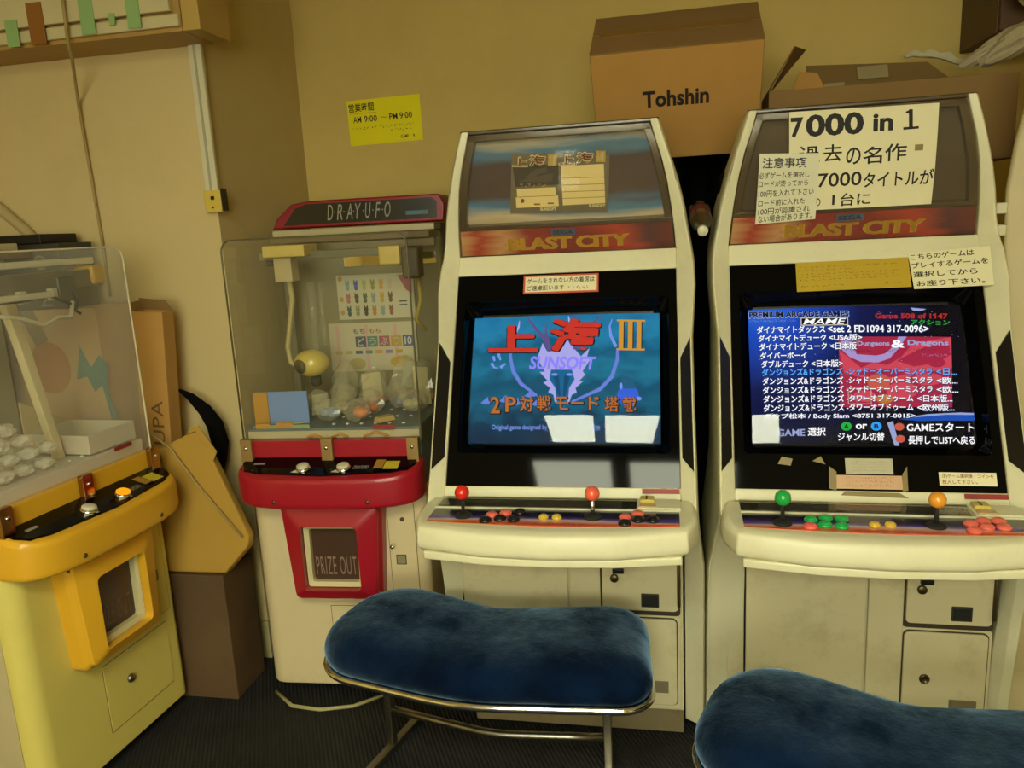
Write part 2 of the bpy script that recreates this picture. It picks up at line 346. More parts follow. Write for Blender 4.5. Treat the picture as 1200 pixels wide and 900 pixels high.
def joystick(parent, x, y, ballm, dust=True):
    j = MB().lathe([(.021, 0), (.021, .003), (.018, .006), (.010, .009)], (x, y, .7975)).build('joystick', rubber, parent)
    MB().lathe([(.0045, 0), (.0045, .04)], (x, y, .804), n=12).build('shaft', chrome if not dust else rubber, j)
    MB().ball((x, y, .857), .0178, n=24, k=14).build('ball_top', ballm, j)
    return j
def button(parent, x, y, m, r=.0155, lamp=False):
    MB().lathe([(r, 0), (r, .004), (r*.92, .006), (r*.76, .0062), (r*.74, .0085), (r*.55, .0098), (0, .0102)], (x, y, .7972), n=22).build('push_button', m, parent)
def plate(fn, poly, d0, d1, name, m, parent, bevel=.002):
    return MB().loft([[fn(p[0], p[1], d0) for p in poly], [fn(p[0], p[1], d1) for p in poly]]).build(name, m, parent, bevel)
def rrect(x0, x1, y0, y1, r, n=5):
    o = []
    for cx, cy, a in ((x1-r, y1-r, 0), (x0+r, y1-r, 90), (x0+r, y0+r, 180), (x1-r, y0+r, 270)):
        for k in range(n+1): t = math.radians(a+90*k/n); o.append((cx+r*math.cos(t), cy+r*math.sin(t)))
    return o
def cabinet(label, x, y, rz, spec):
    R = empty('arcade_cabinet', (x, y, 0), rz); tag(R, label, 'arcade machine')
    dx = spec['dx']
    for s in (-1, 1):
        rings = []
        for z, xi, yi, xo, yo in SIDE:
            yb = .60 if z < 1.5 else .60-.2*(z-1.5)/.225
            xin = xi
            if z < .6 and s < 0: xin = xi-dx*.9
            if dx and z < .66 and s > 0: xin, xo = xi+.046, xo+.042
            q = [(s*xin, yi, z), (s*(xi*.3+xo*.7), yi*.3+yo*.7-.004, z), (s*(xo-.006), yo-.001, z), (s*xo, yo+.012, z), (s*xo, yb, z), (s*xin, yb, z)]
            rings.append(q if s > 0 else q[::-1])
        m = MB(); m.loft(rings, 0, True, False); o = m.build('side_panel', cream, R, .004)
        # grille strip of the speaker slit, follows the chamfer of the panel
        def gp(w, z, off, s=s):
            for a, b in zip(SIDE, SIDE[1:]):
                if z <= b[0]: break
            k = (z-a[0])/(b[0]-a[0]); g = [a[i]+(b[i]-a[i])*k for i in range(5)]
            return Vector((s*(g[1]+(g[3]-.006-g[1])*w), (g[2]+(g[4]-g[2])*w)-off, z))
        m = MB(); rows = []
        for k in range(13):
            t = k/12; lo = gp(.30, .885+(1.118-.885)*t, 0).z; za = .885+(1.118-.885)*t; zb = .862+(1.172-.862)*t
            rows.append([gp(.16, za, .003), gp(.93, zb, .006), gp(.93, zb, -.004), gp(.16, za, -.004)])
        m.loft(rows); m.build('speaker_grille', black, R)
    MB().prism([(.20, .76), (.58, .76), (.58, 1.30), (.40, 1.62), (.36, 1.62)], lambda p, a: (a, p[0], p[1]), -.24, .24).build('monitor_case', black, R)
    # front frame strips above and below the monitor bezel
    for v0, v1 in ((-.03, .0), (.593, .652)):
        m = MB(); m.hexa([tuple(bz(-.303, v0, -.03)), tuple(bz(.303, v0, -.03)), tuple(bz(.303, v1, -.03)), tuple(bz(-.303, v1, -.03)), tuple(bz(-.303, v0, .001)), tuple(bz(.303, v0, .001)), tuple(bz(.303, v1, .001)), tuple(bz(-.303, v1, .001))])
        m.build('front_frame', cream, R, .003)
    # glossy bezel with the stepped opening round the tube
    def rr(u0, u1, v0, v1, r, off): return [bz(p[0], p[1], off) for p in rrect(u0, u1, v0, v1, r)]
    m = MB()
    m.loft([rr(-.301, .301, 0, .593, .004, -.03), rr(-.301, .301, 0, .593, .004, -.003), rr(-.278, .280, .088, .515, .012, -.003), rr(-.277, .279, .090, .513, .012, -.008),
            rr(-.262, .264, .108, .490, .03, -.045)], 0, False)
    m.build('bezel', gloss_black, R)
    # picture tube
    n = 22; vs = [crt(i/n, j/n) for j in range(n+1) for i in range(n+1)]
    fs = [(j*(n+1)+i, j*(n+1)+i+1, (j+1)*(n+1)+i+1, (j+1)*(n+1)+i) for j in range(n) for i in range(n)]
    scr = MB().add(vs, fs, 0, True).build('screen', spec['screen'], R)
    spec['picture'](scr)
    vs = [crt(i/n, j/n, .009) for j in range(n+1) for i in range(n+1)]
    MB().add(vs, fs, 0, True).build('screen_glass', tube_glass, R)
    # marquee: tray, print, logo band, smoked cover
    def mring(inset, off):
        pts = []
        T = [0, .1, .2, .3, .4, .5, .6, .7, .8, .9, 1]
        for t in T: z, hw, yy = mq(t); pts.append(mqf(-(hw-inset), t, off))
        for t in T[::-1]: z, hw, yy = mq(t); pts.append(mqf(hw-inset, t, off))
        return pts
    m = MB(); T = [k/10 for k in range(11)]
    rows = [[mqf(-mq(t)[1], t, -.025), mqf(mq(t)[1], t, -.025), mqf(mq(t)[1], t, -.05), mqf(-mq(t)[1], t, -.05)] for t in T]
    m.loft(rows); m.build('marquee_backing', spec['marquee'], R)
    m = MB()                                                               # frame round the sign
    for s in (-1, 1):
        m.loft([[mqf(s*mq(t)[1], t, -.03), mqf(s*(mq(t)[1]-.020), t, -.03), mqf(s*(mq(t)[1]-.020), t, .001), mqf(s*mq(t)[1], t, .001)] for t in T])
    for a, b in ((.945, 1.0), (.225, .262), (0, .012)):
        m.loft([[mqf(-mq(a)[1], a, -.03), mqf(mq(a)[1], a, -.03), mqf(mq(a)[1], a, .001), mqf(-mq(a)[1], a, .001)], [mqf(-mq(b)[1], b, -.03), mqf(mq(b)[1], b, -.03), mqf(mq(b)[1], b, .001), mqf(-mq(b)[1], b, .001)]])
    m.build('marquee_frame', mat('bronze_acrylic', '#4c3f2c', .25, coat=.3), R, .002)
    m = MB(); m.loft([[mqf(-mq(t)[1]+.004, t, -.02), mqf(mq(t)[1]-.004, t, -.02), mqf(mq(t)[1]-.004, t, .006), mqf(-mq(t)[1]+.004, t, .006)] for t in (.015, .08, .15, .225)])
    bd = m.build('logo_band', band_m, R)
    m = MB()
    for du in (-.002, -.001, 0, .001, .002): put(m, mqf, 'BLAST CITY', -.160+du, .045, .178+du, .150, 0, .03, 0, .92, .0075)
    m.build('lettering', yellow_logo, bd)
    m = MB(); strip(m, mqf, -.035, .160, .032, .212, 0, .0075); put(m, mqf, 'SEGA', -.03, .168, .027, .203, 1, .03, off=.0085)
    m.build('badge', [tag_blue, tag_ink], bd)
    m = MB(); m.loft([[mqf(-mq(t)[1]+.001, t, .008), mqf(mq(t)[1]-.001, t, .008), mqf(mq(t)[1]-.001, t, .011), mqf(-mq(t)[1]+.001, t, .011)] for t in T], 0, True, True)
    m.build('clear_cover', smoke, R)
    m = MB(); m.box(-.262, .262, .232, .40, 1.7175, 1.728); m.build('top_cap', mat('bronze_acrylic', '#4c3f2c', .25), R, .003)
    spec['sign'](R)
    # control panel
    plan = [(-.333, -.035), (-.343, -.10), (-.338, -.165), (-.314, -.228), (-.16, -.268), (0, -.276), (.16, -.264), (.314, -.222), (.338, -.155), (.343, -.09), (.333, -.035)]
    def pl(k, z, dy=0): return [(p[0]*k, -.035+(p[1]+.035)*(k if dy == 0 else dy), z) for p in plan]
    m = MB(); m.loft([pl(.965, .728, .93), pl(.995, .738, .985), pl(1.0, .752, 1.0), pl(.995, .776, .985), pl(.985, .788, .95), pl(.965, .7955, .86)])
    m.build('control_panel', cream, R, .004, 3)
    plan2 = [(-.30, .10), (-.300, -.232), (-.15, -.258), (0, -.262), (.15, -.254), (.300, -.226), (.30, .10)]
    MB().prism(plan2, lambda p, z: (p[0], p[1], z), .712, .732).build('panel_lip', cream, R, .004)
    ov = [(-.296, -.118)]+[(-.296+.592*k/10, -.203-.018*math.sin(math.pi*k/10)) for k in range(11)]+[(.296, -.118)]
    MB().prism(ov, lambda p, z: (p[0], p[1], z), .794, .7972).build('control_overlay', overlay_m, R)
    fn = lambda a, b, off=0: Vector((a, b, .7972+off))
    m = MB(); put(m, fn, 'BLAST CITY', -.055, -.212, .075, -.203, 0, .04, off=.0004); m.build('lettering', mat('print_red', '#b03a34', .4), R)
    m = MB(); put(m, fn, 'SEGA', -.018, -.158, .022, -.148, 0, .04, off=.0004)
    m.build('lettering', mat('print_blue', '#4a78b4', .4), R)
    bx('trim_strip', cream, R, -.297, .297, -.118, -.113, .794, .801)
    tr = MB(); tr.box(-.296, .196, -.113, -.046, .794, .7965); tr.build('instruction_tray', gloss_black, R)
    m = MB(); fn2 = lambda a, b, off=0: Vector((a, b, .7967+off))
    strip(m, fn2, -.255, -.105, .16, -.055, 0); put(m, fn2, 'BLAST CITY', -.07, -.092, .07, -.080, 1, .02, off=.001)
    m.build('instruction_card', [mat('dark_card', '#232019', .5), mat('card_print', '#5a5240', .5)], R)
    m = MB(); m.box(-.297, .199, -.1125, -.046, .8022, .8036); m.build('tray_glass', clear('tray_cover', (.9, .9, .88), .03, (.6, .55, .4), .05, 1.5), R)
    cu = MB(); cu.hexa([(.198, -.112, .794), (.300, -.112, .794), (.300, -.048, .794), (.198, -.048, .794), (.198, -.112, .804), (.300, -.112, .804), (.300, -.048, .805), (.198, -.048, .805)])
    cu = cu.build('coin_unit', cream, R, .003)
    MB().box(.205, .238, -.083, -.052, .803, .814).build('coin_slot', mat('slot_yellow', '#c8b45a', .5), cu, .002)
    MB().box(.218, .222, -.080, -.055, .8138, .8148).build('slot_opening', black, cu)
    MB().box(.204, .242, -.110, -.09, .803, .8075).build('price_label', mat('slot_label', '#c6a878', .6), cu)
    m = MB(); fz = lambda a, b, off=0: bz(a, b, off)
    strip(m, fz, .208, -.015, .300, -.003, 0, .0035); m.build('red_label', tape_red, R)
    for jx, jy, jm, du in spec['sticks']: joystick(R, jx, jy, jm, du)
    for bx_, by_, bm_ in spec['buttons']: button(R, bx_, by_, bm_, .0152 if bm_ is not spec.get('start') else .012)
    # lower body
    bx('lower_body', cream_dirty, R, -.31, .31+dx*.8, .17, .60, .085, .76, .004)
    bx('plinth', mat('dirty_plinth', '#7d7050', .6, var=.2, scale=12, dirt='#2d2417', dirt_amt=.6, dscale=12), R, -.31, .31+dx*.8, .185, .58, .004, .084, .003)
    F = .17
    bx('seam_gap', black, R, -.321+dx, -.317+dx, .160, .175, .10, .70)
    bx('access_panel', cream_dirty, R, -.3165+dx, -.010+dx, .158, .172, .10, .70, .003)
    bx('centre_strip', cream_dirty, R, -.005+dx, .082+dx, .158, .172, .10, .70, .003)
    fr = MB(); x0, x1 = .087+dx, .296+dx*.93
    fx = lambda a, b, off=0: Vector((a, .158-off, b))
    plate(lambda a, b, d: Vector((a, .172-d, b)), rrect(x0-.006, x1+.006, .385, .72, .01), 0, .012, 'door_frame', mat('seam_dark', '#3a2f1c', .7), R, 0)
    d = plate(lambda a, b, d: Vector((a, .172-d, b)), rrect(x0, x1, .400, .72, .012), .0, .018, 'coin_door', cream_dirty, R)
    k = MB(); k.lathe([(.0, -.001), (.012, 0), (.012, .005), (.010, .007), (0, .007)], (x0+.035, .153, .497), (0, -1, 0)).build('lock', mat('lock_metal', '#5b503a', .35, .8), d)
    bx('latch', black, d, x0+.03, x0+.062, .146, .156, .512, .526, .002)
    o = MB(); o.box(x0+.108, x0+.157, .149, .156, .413, .453, 0); o.box(x0+.112, x0+.153, .146, .150, .417, .449, 1); o.build('coin_return', [grey_dark, rubber], d, .002)
    MB().tube([(x1+.002, .150, .42), (x1+.002, .150, .60)], .005).build('hinge', mat('rusty_hinge', '#5e4a2a', .5, .6, var=.3), d)
    plate(lambda a, b, d: Vector((a, .172-d, b)), rrect(x0-.012, x1+.006, .095, .387, .014), 0, .010, 'door_surround', cream_dirty, R)
    plate(lambda a, b, d: Vector((a, .172-d, b)), rrect(x0-.004, x1-.002, .108, .378, .016), 0, .0125, 'door_seam', mat('seam_dark', '#3a2f1c', .7), R, 0)
    d = plate(lambda a, b, d: Vector((a, .172-d, b)), rrect(x0-.001, x1-.005, .111, .375, .014), 0, .018, 'cash_door', cream_dirty, R)
    MB().lathe([(0, -.001), (.013, 0), (.013, .004), (.009, .008), (.009, .003), (0, .003)], (x0+.052, .153, .243), (0, -1, 0)).build('lock', mat('lock_metal', '#5b503a', .35, .8), d)
    bx('vent', mat('vent_grey', '#7b7258', .6), d, x0+.115, x0+.18, .148, .156, .152, .186, .001)
    # rear housing behind the side panels; its black colour paints in the shade there
    hz = spec['rear']
    rp = [(.30, .10), (.30, 1.36), (.36, 1.585), (hz[0], hz[1])]+hz[2:]+[(hz[2][0] if len(hz) > 2 else hz[0], .05)] if False else None
    prof = spec['rear']
    MB().prism(prof, lambda p, a: (a, p[0], p[1]), -.318, .318).build('rear_housing', mat('rear_shade_black', '#070605', .9, spec=.1), R, .004)
    return R

# ---- pictures
def emi(h, k=1.0): return emis('glow_'+h.strip('#')+('_%d' % int(k*100)), h, k)
def picture_tiles(scr):
    q = inv([(70, 92), (1120, 50), (1140, 835), (28, 838)])
    fn = lambda x, y, off=0: crt(*q(x, y), off)
    mats = [emi('#d23a2c', .9), emi('#10202e', .6), emi('#d99a3a', .9), emi('#8f86ff', 1.0), emi('#b4b0f4', .9), emi('#1d6a98', .9), emi('#17507c', .9), emi('#6a5a94', .8), emi('#c4743c', .85), emi('#3a1f14', .6), emi('#3a66e0', .9), emi('#7d9cf2', .9), emi('#27678c', .8), emi('#6f86e0', .9)]
    RED, DK, GOLD, VIO, WHT, TEAL, TEAL2, HORN, ORG, BRN, BLU, LBL, HOOD, SUB = range(14)
    m = MB()
    # pale flame-edged mane and blue-green muzzle of the beast in the middle (a plain stand-in)
    mane = [(600, 215), (640, 270), (690, 330), (738, 278), (722, 340), (742, 350), (700, 420), (715, 440), (680, 480), (705, 478), (660, 520), (668, 545), (640, 560), (620, 620), (580, 600), (545, 618), (535, 560), (505, 545), (515, 520), (475, 488), (500, 478), (455, 425), (485, 425), (440, 345), (470, 250), (495, 300), (540, 300), (570, 235)]
    poly(m, fn, mane, WHT, .0012)
    face = [(520, 412), (640, 412), (655, 470), (625, 520), (618, 590), (600, 640), (570, 640), (552, 590), (545, 520), (512, 470)]
    poly(m, fn, face, TEAL, .0018)
    for a in ([(550, 450), (565, 540), (578, 600)], [(612, 450), (600, 540), (592, 600)]): ribbon(m, fn, a, [16, 9, 3], TEAL2, .0022)
    for c in ((541, 441), (627, 441)): disc(m, fn, c, 18, 8, LBL, .0024, 14)
    for a, wd in (([(378, 85), (430, 160), (480, 225), (520, 300)], [5, 9, 12, 16]), ([(486, 125), (490, 190), (505, 260)], [3, 7, 12]), ([(805, 68), (740, 140), (690, 200), (655, 290)], [4, 7, 10, 14])): ribbon(m, fn, a, wd, HORN, .0020)
    for a in ([(282, 275), (284, 340), (300, 420), (345, 495), (440, 565)], [(893, 290), (893, 350), (865, 450), (800, 525), (640, 600)]): ribbon(m, fn, a, [7, 9, 11, 11, 6], SUB, .0020)
    ribbon(m, fn, [(862, 95), (848, 140), (855, 200), (885, 270)], [2, 5, 8, 9], LBL, .0020)
    for a in ([(615, 80), (622, 110), (618, 150)], [(590, 120), (602, 160), (600, 200)], [(335, 110), (330, 150), (305, 215)]): ribbon(m, fn, a, [2, 6, 3], WHT, .0020)
    for a in ([(182, 330), (190, 360)], [(212, 315), (225, 355)], [(170, 372), (190, 400), (215, 402)], [(225, 400), (255, 375)]): ribbon(m, fn, a, [10, 5, 2][:len(a)], LBL, .0020)
    disc(m, fn, (955, 560), 60, 62, BLU, .0016); poly(m, fn, [(905, 500), (920, 455), (950, 445), (985, 470), (1000, 520), (930, 520)], HOOD, .0018); disc(m, fn, (1015, 577), 15, 12, LBL, .002, 12); disc(m, fn, (915, 505), 9, 20, LBL, .002, 12)
    for c in ((140, 600), (250, 590), (320, 605), (400, 560), (440, 610)): poly(m, fn, [(c[0]-35, c[1]+8), (c[0]-5, c[1]-18), (c[0]+10, c[1]-30), (c[0]+14, c[1]-4), (c[0]+38, c[1]+6), (c[0], c[1]+16)], SUB, .0014)
    def T(s, x0, y0, x1, y1, mi, bold=.02, o=.003, sh=0, outline=None, sp=1.0):
        if outline is not None: put(m, fn, s, x0-4, y1+6, x1+8, y0-1, outline, bold+.03, sh, sp, o-.0005)
        put(m, fn, s, x0, y1, x1, y0, mi, bold, sh, sp, o)
    T('上', 150, 140, 445, 308, RED, .045, outline=DK); T('海', 512, 95, 808, 305, RED, .045, outline=DK)
    for x in (900, 950, 998): strip(m, fn, x+5, 282, x+31, 108, DK, .0026); strip(m, fn, x, 282, x+26, 108, GOLD, .003)
    for y in (104, 284): strip(m, fn, 888, y+7, 1044, y-5, GOLD, .0032)
    T('SUNSOFT', 395, 332, 778, 412, VIO, .03, .0032, .18)
    for s, x0, x1, y0, y1 in (('2', 165, 222, 572, 668), ('P', 255, 318, 572, 660), ('対', 340, 418, 568, 658), ('戦', 440, 520, 565, 655), ('モ', 545, 622, 572, 650), ('ー', 635, 706, 602, 614), ('ド', 735, 795, 570, 648), ('塔', 825, 905, 568, 656), ('載', 925, 1000, 568, 656)):
        T(s, x0, y0, x1, y1, ORG, .02, .0032, outline=BRN)
    T('Original game designed by', 172, 732, 500, 768, LBL, .015); T('SUNSOFT 1993', 760, 732, 870, 765, LBL, .015) if False else T('©199', 755, 735, 800, 765, LBL, .015)
    m.build('picture', mats, scr, fix=False)
def picture_list(scr):
    q = inv([(158, 198), (905, 180), (950, 688), (165, 680)])
    fn = lambda x, y, off=0: crt(*q(x, y), off)
    mats = [emi('#ffffff', 1.0), emi('#5fb4ff', 1.0), emi('#c03028', .9), emi('#2fae3e', .9), emi('#ffe7d8', .9), emi('#d84a5c', .9), emi('#b82c4c', .8), emi('#b8a4e0', .8), emi('#0e1224', .6), emi('#1fb040', 1), emi('#2a9cf0', 1), emi('#1c58c8', .8), emi('#d0604c', .9), emi('#e8dcc0', .8), emi('#a8b8e8', .8), emi('#2f6ae8', .9), emi('#e08a3c', .7), emi('#24336e', .8)]
    W, CY, RD, GN, CRM, PK, PK2, LIL, DK, GB, BB, SEA, OR, LOGO, LAV, BLU, FIRE, NAVY = range(18)
    m = MB()
    # blue glow corner, cover art (plain stand-in: red land under a pale sky), planet rim
    
    strip(m, fn, 483, 558, 872, 305, PK2, .001, 6, 4)
    poly(m, fn, [(490, 305), (720, 305), (690, 350), (660, 385), (620, 400), (560, 398), (520, 380), (490, 350)], LIL, .0013)
    poly(m, fn, [(483, 355), (520, 385), (560, 420), (600, 400), (650, 410), (700, 380), (740, 330), (872, 306), (872, 420), (760, 440), (680, 470), (590, 460), (500, 440)], PK, .0014)
    for c, a, b, mi in (((620, 470), 40, 30, OR), ((700, 500), 55, 30, PK), ((790, 460), 50, 22, PK), ((570, 520), 40, 20, PK), ((640, 530), 30, 16, FIRE), ((820, 400), 30, 18, PK2), ((845, 350), 22, 30, PK2)): disc(m, fn, c, a, b, mi, .0016, 14)
    for x in (512, 592): strip(m, fn, x, 548, x+2, 492, LOGO, .0018)
    for y in (492, 546): strip(m, fn, 512, y+2, 594, y, LOGO, .0018)
    for k, x in enumerate(range(520, 588, 12)): disc(m, fn, (x, 520+(k % 3)*7), 6, 8, (PK, LAV, OR)[k % 3], .0018, 8)
    put(m, fn, 'Dungeons', 548, 344, 660, 322, LAV, .03, off=.002); put(m, fn, '&', 665, 347, 712, 318, W, .03, off=.002); put(m, fn, 'Dragons', 722, 343, 862, 318, LAV, .03, off=.002)
    for x0, x1, y in ((525, 610, 355), (640, 690, 355), (715, 830, 352)): scribble(m, fn, x0, y+6, x1, -9, DK, .002)
    put(m, fn, 'THE ARCADE', 770, 378, 858, 368, LIL, .02, off=.002) if False else scribble(m, fn, 770, 378, 858, -9, LIL, .002)
    poly(m, fn, [(690, 600), (760, 588), (850, 578), (945, 576), (947, 604), (850, 604), (760, 606)], SEA, .0012); poly(m, fn, [(700, 596), (790, 582), (900, 576), (945, 578), (945, 584), (850, 584), (760, 592)], LAV, .0016)
    poly(m, fn, [(648, 612), (668, 606), (690, 690), (674, 690)], LAV, .0012)
    def T(s, x0, y0, x1, y1, mi, bold=.02, sh=0, out=None, o=.0028):
        if out is not None: put(m, fn, s, x0-2, y1+3, x1+3, y0-1, out, bold+.04, sh, 1, o-.0004)
        put(m, fn, s, x0, y1, x1, y0, mi, bold, sh, 1, o)
    T('PREMIUM ARCADE GAMES', 163, 207, 520, 230, DK, .03, 0, LAV)
    strip(m, fn, 350, 262, 518, 232, LOGO, .002); strip(m, fn, 353, 259, 515, 235, DK, .0024); T('MAME', 358, 236, 510, 258, W, .012, .25)
    scribble(m, fn, 165, 246, 330, -8, LAV, .002)
    T('Game 508 of 1147', 612, 217, 862, 238, RD, .03); T('アクション', 735, 241, 868, 262, GN, .03)
    poly(m, fn, [(735, 195), (790, 200), (770, 209), (745, 207)], LAV, .002)
    rows = [('ダイナマイトダックス', '<set 2 FD1094 317-0096>', 190, 436, 445, 795, 262, 290), ('ダイナマイトデューク', '<USA版>', 195, 438, 448, 565, 295, 321), ('ダイナマイトデューク', '<日本版', 197, 440, 452, 545, 326, 353),
            ('ダイバーボーイ', '', 200, 368, 0, 0, 360, 385), ('ダブルデューク', '<日本版>', 203, 372, 384, 495, 390, 416)]
    for a, b, x0, x1, x2, x3, y0, y1 in rows:
        T(a, x0, y0, x1, y1, W, .022, 0, NAVY)
        if b: T(b, x2, y0, x3, y1, W, .022, 0, NAVY)
    for k, (b, c, xe) in enumerate((('-シャドーオーバーミスタラ', '<日...', 888), ('-シャドーオーバーミスタラ', '<欧...', 890), ('-シャドーオーバーミスタラ', '<欧...', 892), ('-タワーオブドゥーム', '<日本版...', 872), ('-タワーオブドゥーム', '<欧州版...', 878))):
        y = 420+31.5*k; mi = CY if k == 0 else W; x = 205+k
        T('ダンジョンズ&ドラゴンズ', x, y, x+290, y+26, mi, .022, 0, NAVY); e = 804 if k < 3 else 738
        T(b, 506, y, e, y+25, mi, .02, 0, NAVY); T(c, e+14, y+1, xe, y+26, mi, .02, 0, NAVY)
    T('ダンプ松本 / Body Slam <8751 317-0015>', 210, 578, 745, 600, W, .02, 0, NAVY)
    T('選択', 368, 626, 432, 656, W, .02); T('GAME', 258, 632, 358, 656, LAV, .02)
    disc(m, fn, (505, 624), 19, 15, GB, .0022, 20); disc(m, fn, (610, 624), 19, 15, BB, .0022, 20)
    T('A', 496, 617, 514, 632, DK, .03); T('B', 602, 617, 618, 632, DK, .03); T('or', 538, 616, 578, 634, W, .03); T('ジャンル切替', 475, 645, 638, 674, W, .02)
    disc(m, fn, (690, 626), 17, 13, OR, .0022, 16); disc(m, fn, (693, 667), 17, 13, OR, .0022, 16)
    T('GAMEスタート', 715, 612, 945, 642, W, .022); T('長押しでLISTへ戻る', 720, 656, 948, 685, W, .02)
    rnd = random.Random(3)
    for _ in range(40):
        x, y = rnd.uniform(190, 900), rnd.uniform(200, 420); disc(m, fn, (x, y), 1.6, 1.6, LAV, .0009, 6)
    m.build('picture', mats, scr, fix=False)

# ---- marquee cards of the first cabinet, stickers
def sign_first(R):
    q = inv([(205, 140), (855, 80), (880, 545), (250, 580)])
    # card quad in marquee metres: u -.131..+.125, v .33...80
    def fn(x, y, off=0):
        a, b = q(x, y); return mqf(-.131+.256*a, .34+.46*b, -.018+off)
    mats = [mat('card_grey', '#6e6654', .6), mat('card_cream', '#f2e2a2', .6), mat('card_red', '#8c4a2a', .6), mat('card_outline', '#eee4bc', .6), mat('card_gold', '#c9ac48', .6), mat('card_dark', '#2c2622', .6), mat('card_slate', '#454038', .6), mat('card_line', '#75613a', .6)]
    m = MB(); strip(m, fn, 208, 578, 875, 115, 0, 0, 6, 6)
    qgrid(m, fn, [(215, 200), (530, 190), (545, 350), (240, 370)], 5, .001); poly(m, fn, [(310, 290), (380, 230), (450, 215), (460, 250), (400, 270), (340, 310)], 6, .0014); poly(m, fn, [(250, 330), (330, 300), (500, 260), (490, 330)], 6, .0012)
    qgrid(m, fn, [(250, 385), (515, 370), (522, 435), (255, 448)], 1, .0016); qgrid(m, fn, [(245, 450), (535, 433), (542, 520), (250, 535)], 1, .0016)
    qgrid(m, fn, [(548, 205), (838, 185), (855, 500), (570, 515)], 1, .0016)
    for y in (300, 355, 408, 460): ribbon(m, fn, [(555, y), (850, y-12)], 2, 7, .002)
    ribbon(m, fn, [(255, 449), (525, 435)], 2, 7, .002)
    for s, x0, y0, x1, y1 in (('上', 215, 140, 322, 212), ('海', 332, 122, 446, 208), ('上', 535, 115, 643, 195), ('海', 655, 95, 770, 180)):
        put(m, fn, s, x0-4, y1+4, x1+4, y0-4, 3, .09, off=.002); put(m, fn, s, x0+4, y1-3, x1-4, y0+4, 2, .03, off=.0026)
    for x, y in ((460, 115), (788, 82)): strip(m, fn, x, y+88, x+60, y, 4, .002); put(m, fn, 'Ⅱ', x+12, y+76, x+48, y+12, 3, .02, off=.0026)
    put(m, fn, '遊び方', 280, 372, 380, 342, 4, .03, off=.002) if False else scribble(m, fn, 280, 372, 480, -28, 4, .002)
    disc(m, fn, (292, 478), 14, 17, 2, .002, 14)
    for a in ((372, 505), (465, 498)): strip(m, fn, a[0], a[1]+6, a[0]+42, a[1]-6, 7, .002)
    for x, y in ((415, 540), (745, 515)): put(m, fn, 'SUNSOFT', x, y+16, x+110, y-8, 3, .03, off=.002)
    m.build('instruction_print', mats, R, fix=False)
    m = MB(); fz = lambda a, b, off=0: bz(a, b, off+.000)
    strip(m, fz, -.114, .532, .094, .587, 0, .0004); strip(m, fz, -.109, .537, .089, .582, 1, .001)
    put(m, fz, 'ゲームをされない方の着席は', -.103, .562, .083, .578, 2, .012, off=.0014); put(m, fz, 'ご遠慮願います', -.103, .541, .0, .556, 2, .012, off=.0014); scribble(m, fz, .012, .542, .07, .010, 2, .0014)
    m.build('seating_label', [mat('label_orange', '#c4502c', .6), paper, ink], R, fix=False)
def sign_second(R):
    m = MB(); fz = lambda a, b, off=0: bz(a, b, off)
    strip(m, fz, -.045, .040, .061, .078, 0, .0006)
    for k in range(4): scribble(m, fz, -.03, .047+.007*k, .05, .004, 1, .001)
    m.build('bezel_label', [mat('label_grey', '#b4ad90', .5), mat('faint_ink', '#6e6a58', .7)], R, fix=False)
    m = MB(); strip(m, fz, -.068, .004, .079, .037, 0, .0006)
    for k in range(3): scribble(m, fz, -.045, .010+.009*k, .06, .006, 1, .001)
    poly(m, fz, [(-.085, .004), (-.068, .0), (-.066, .045), (-.082, .058)], 2, .0009); poly(m, fz, [(.078, .0), (.09, .002), (.092, .06), (.08, .04)], 2, .0009)
    m.build('taped_label', [mat('label_pink', '#c9a27c', .5), mat('red_ink', '#a0402c', .6), mat('old_tape', '#8e7e56', .2)], R, fix=False)
    m = MB(); strip(m, fz, .159, .016, .281, .047, 0, .0006)
    put(m, fz, '注)ゲーム選択後・コインを', .165, .033, .275, .043, 1, .015, off=.001); put(m, fz, '投入して下さい。', .165, .020, .240, .030, 1, .015, off=.001)
    m.build('coin_notice', [paper, mat('red_ink', '#a0402c', .6)], R, fix=False)
    m = MB()                                                                # torn tape scraps below the bezel
    for a in ([(-.06, -.012), (.09, -.016), (.07, -.004), (-.05, -.002)], [(-.20, .062), (-.17, .058), (-.165, .075), (-.19, .08)], [(-.12, .07), (-.09, .062), (-.10, .082)]): poly(m, fz, a, 0, .002)
    m.build('tape_scrap', mat('old_tape', '#8e7e56', .2), R, fix=False)
    m = MB()
    def gl(a, b, off=0): return mqf(a, b, .013+off)
    return None

redb = mat('ball_red', '#d8281a', .18, coat=.6); coral = mat('ball_coral', '#ea6248', .2, coat=.6); greenb = mat('ball_green', '#17a243', .18, coat=.6); amber = mat('ball_amber', '#e59a30', .18, coat=.6)
b_coral = mat('button_coral', '#e86a58', .25, coat=.5); b_black = mat('button_black', '#0d0b0b', .3, coat=.4); b_green = mat('button_green', '#18a850', .25, coat=.5); b_yel = mat('button_yellow', '#d8b23a', .25, coat=.5); b_pink = mat('button_pink', '#e8605c', .25, coat=.5)
tile_bg = ramp('tile_screen', 2, .90, 1.25, [(0, '#16324a'), (.16, '#143f5a'), (.30, '#1f6a88'), (.42, '#175878'), (.55, '#2480a2'), (.68, '#186488'), (.82, '#2a8cb8'), (1, '#1c74a8')], 1, .42, (16, 16, 26), emit=.82)
list_bg = ramp('list_screen', 2, .90, 1.25, [(0, '#0b1330'), (.3, '#0c0f1e'), (.7, '#10121c'), (1, '#141a34')], 1, .2, (8, 8, 8), emit=.8)
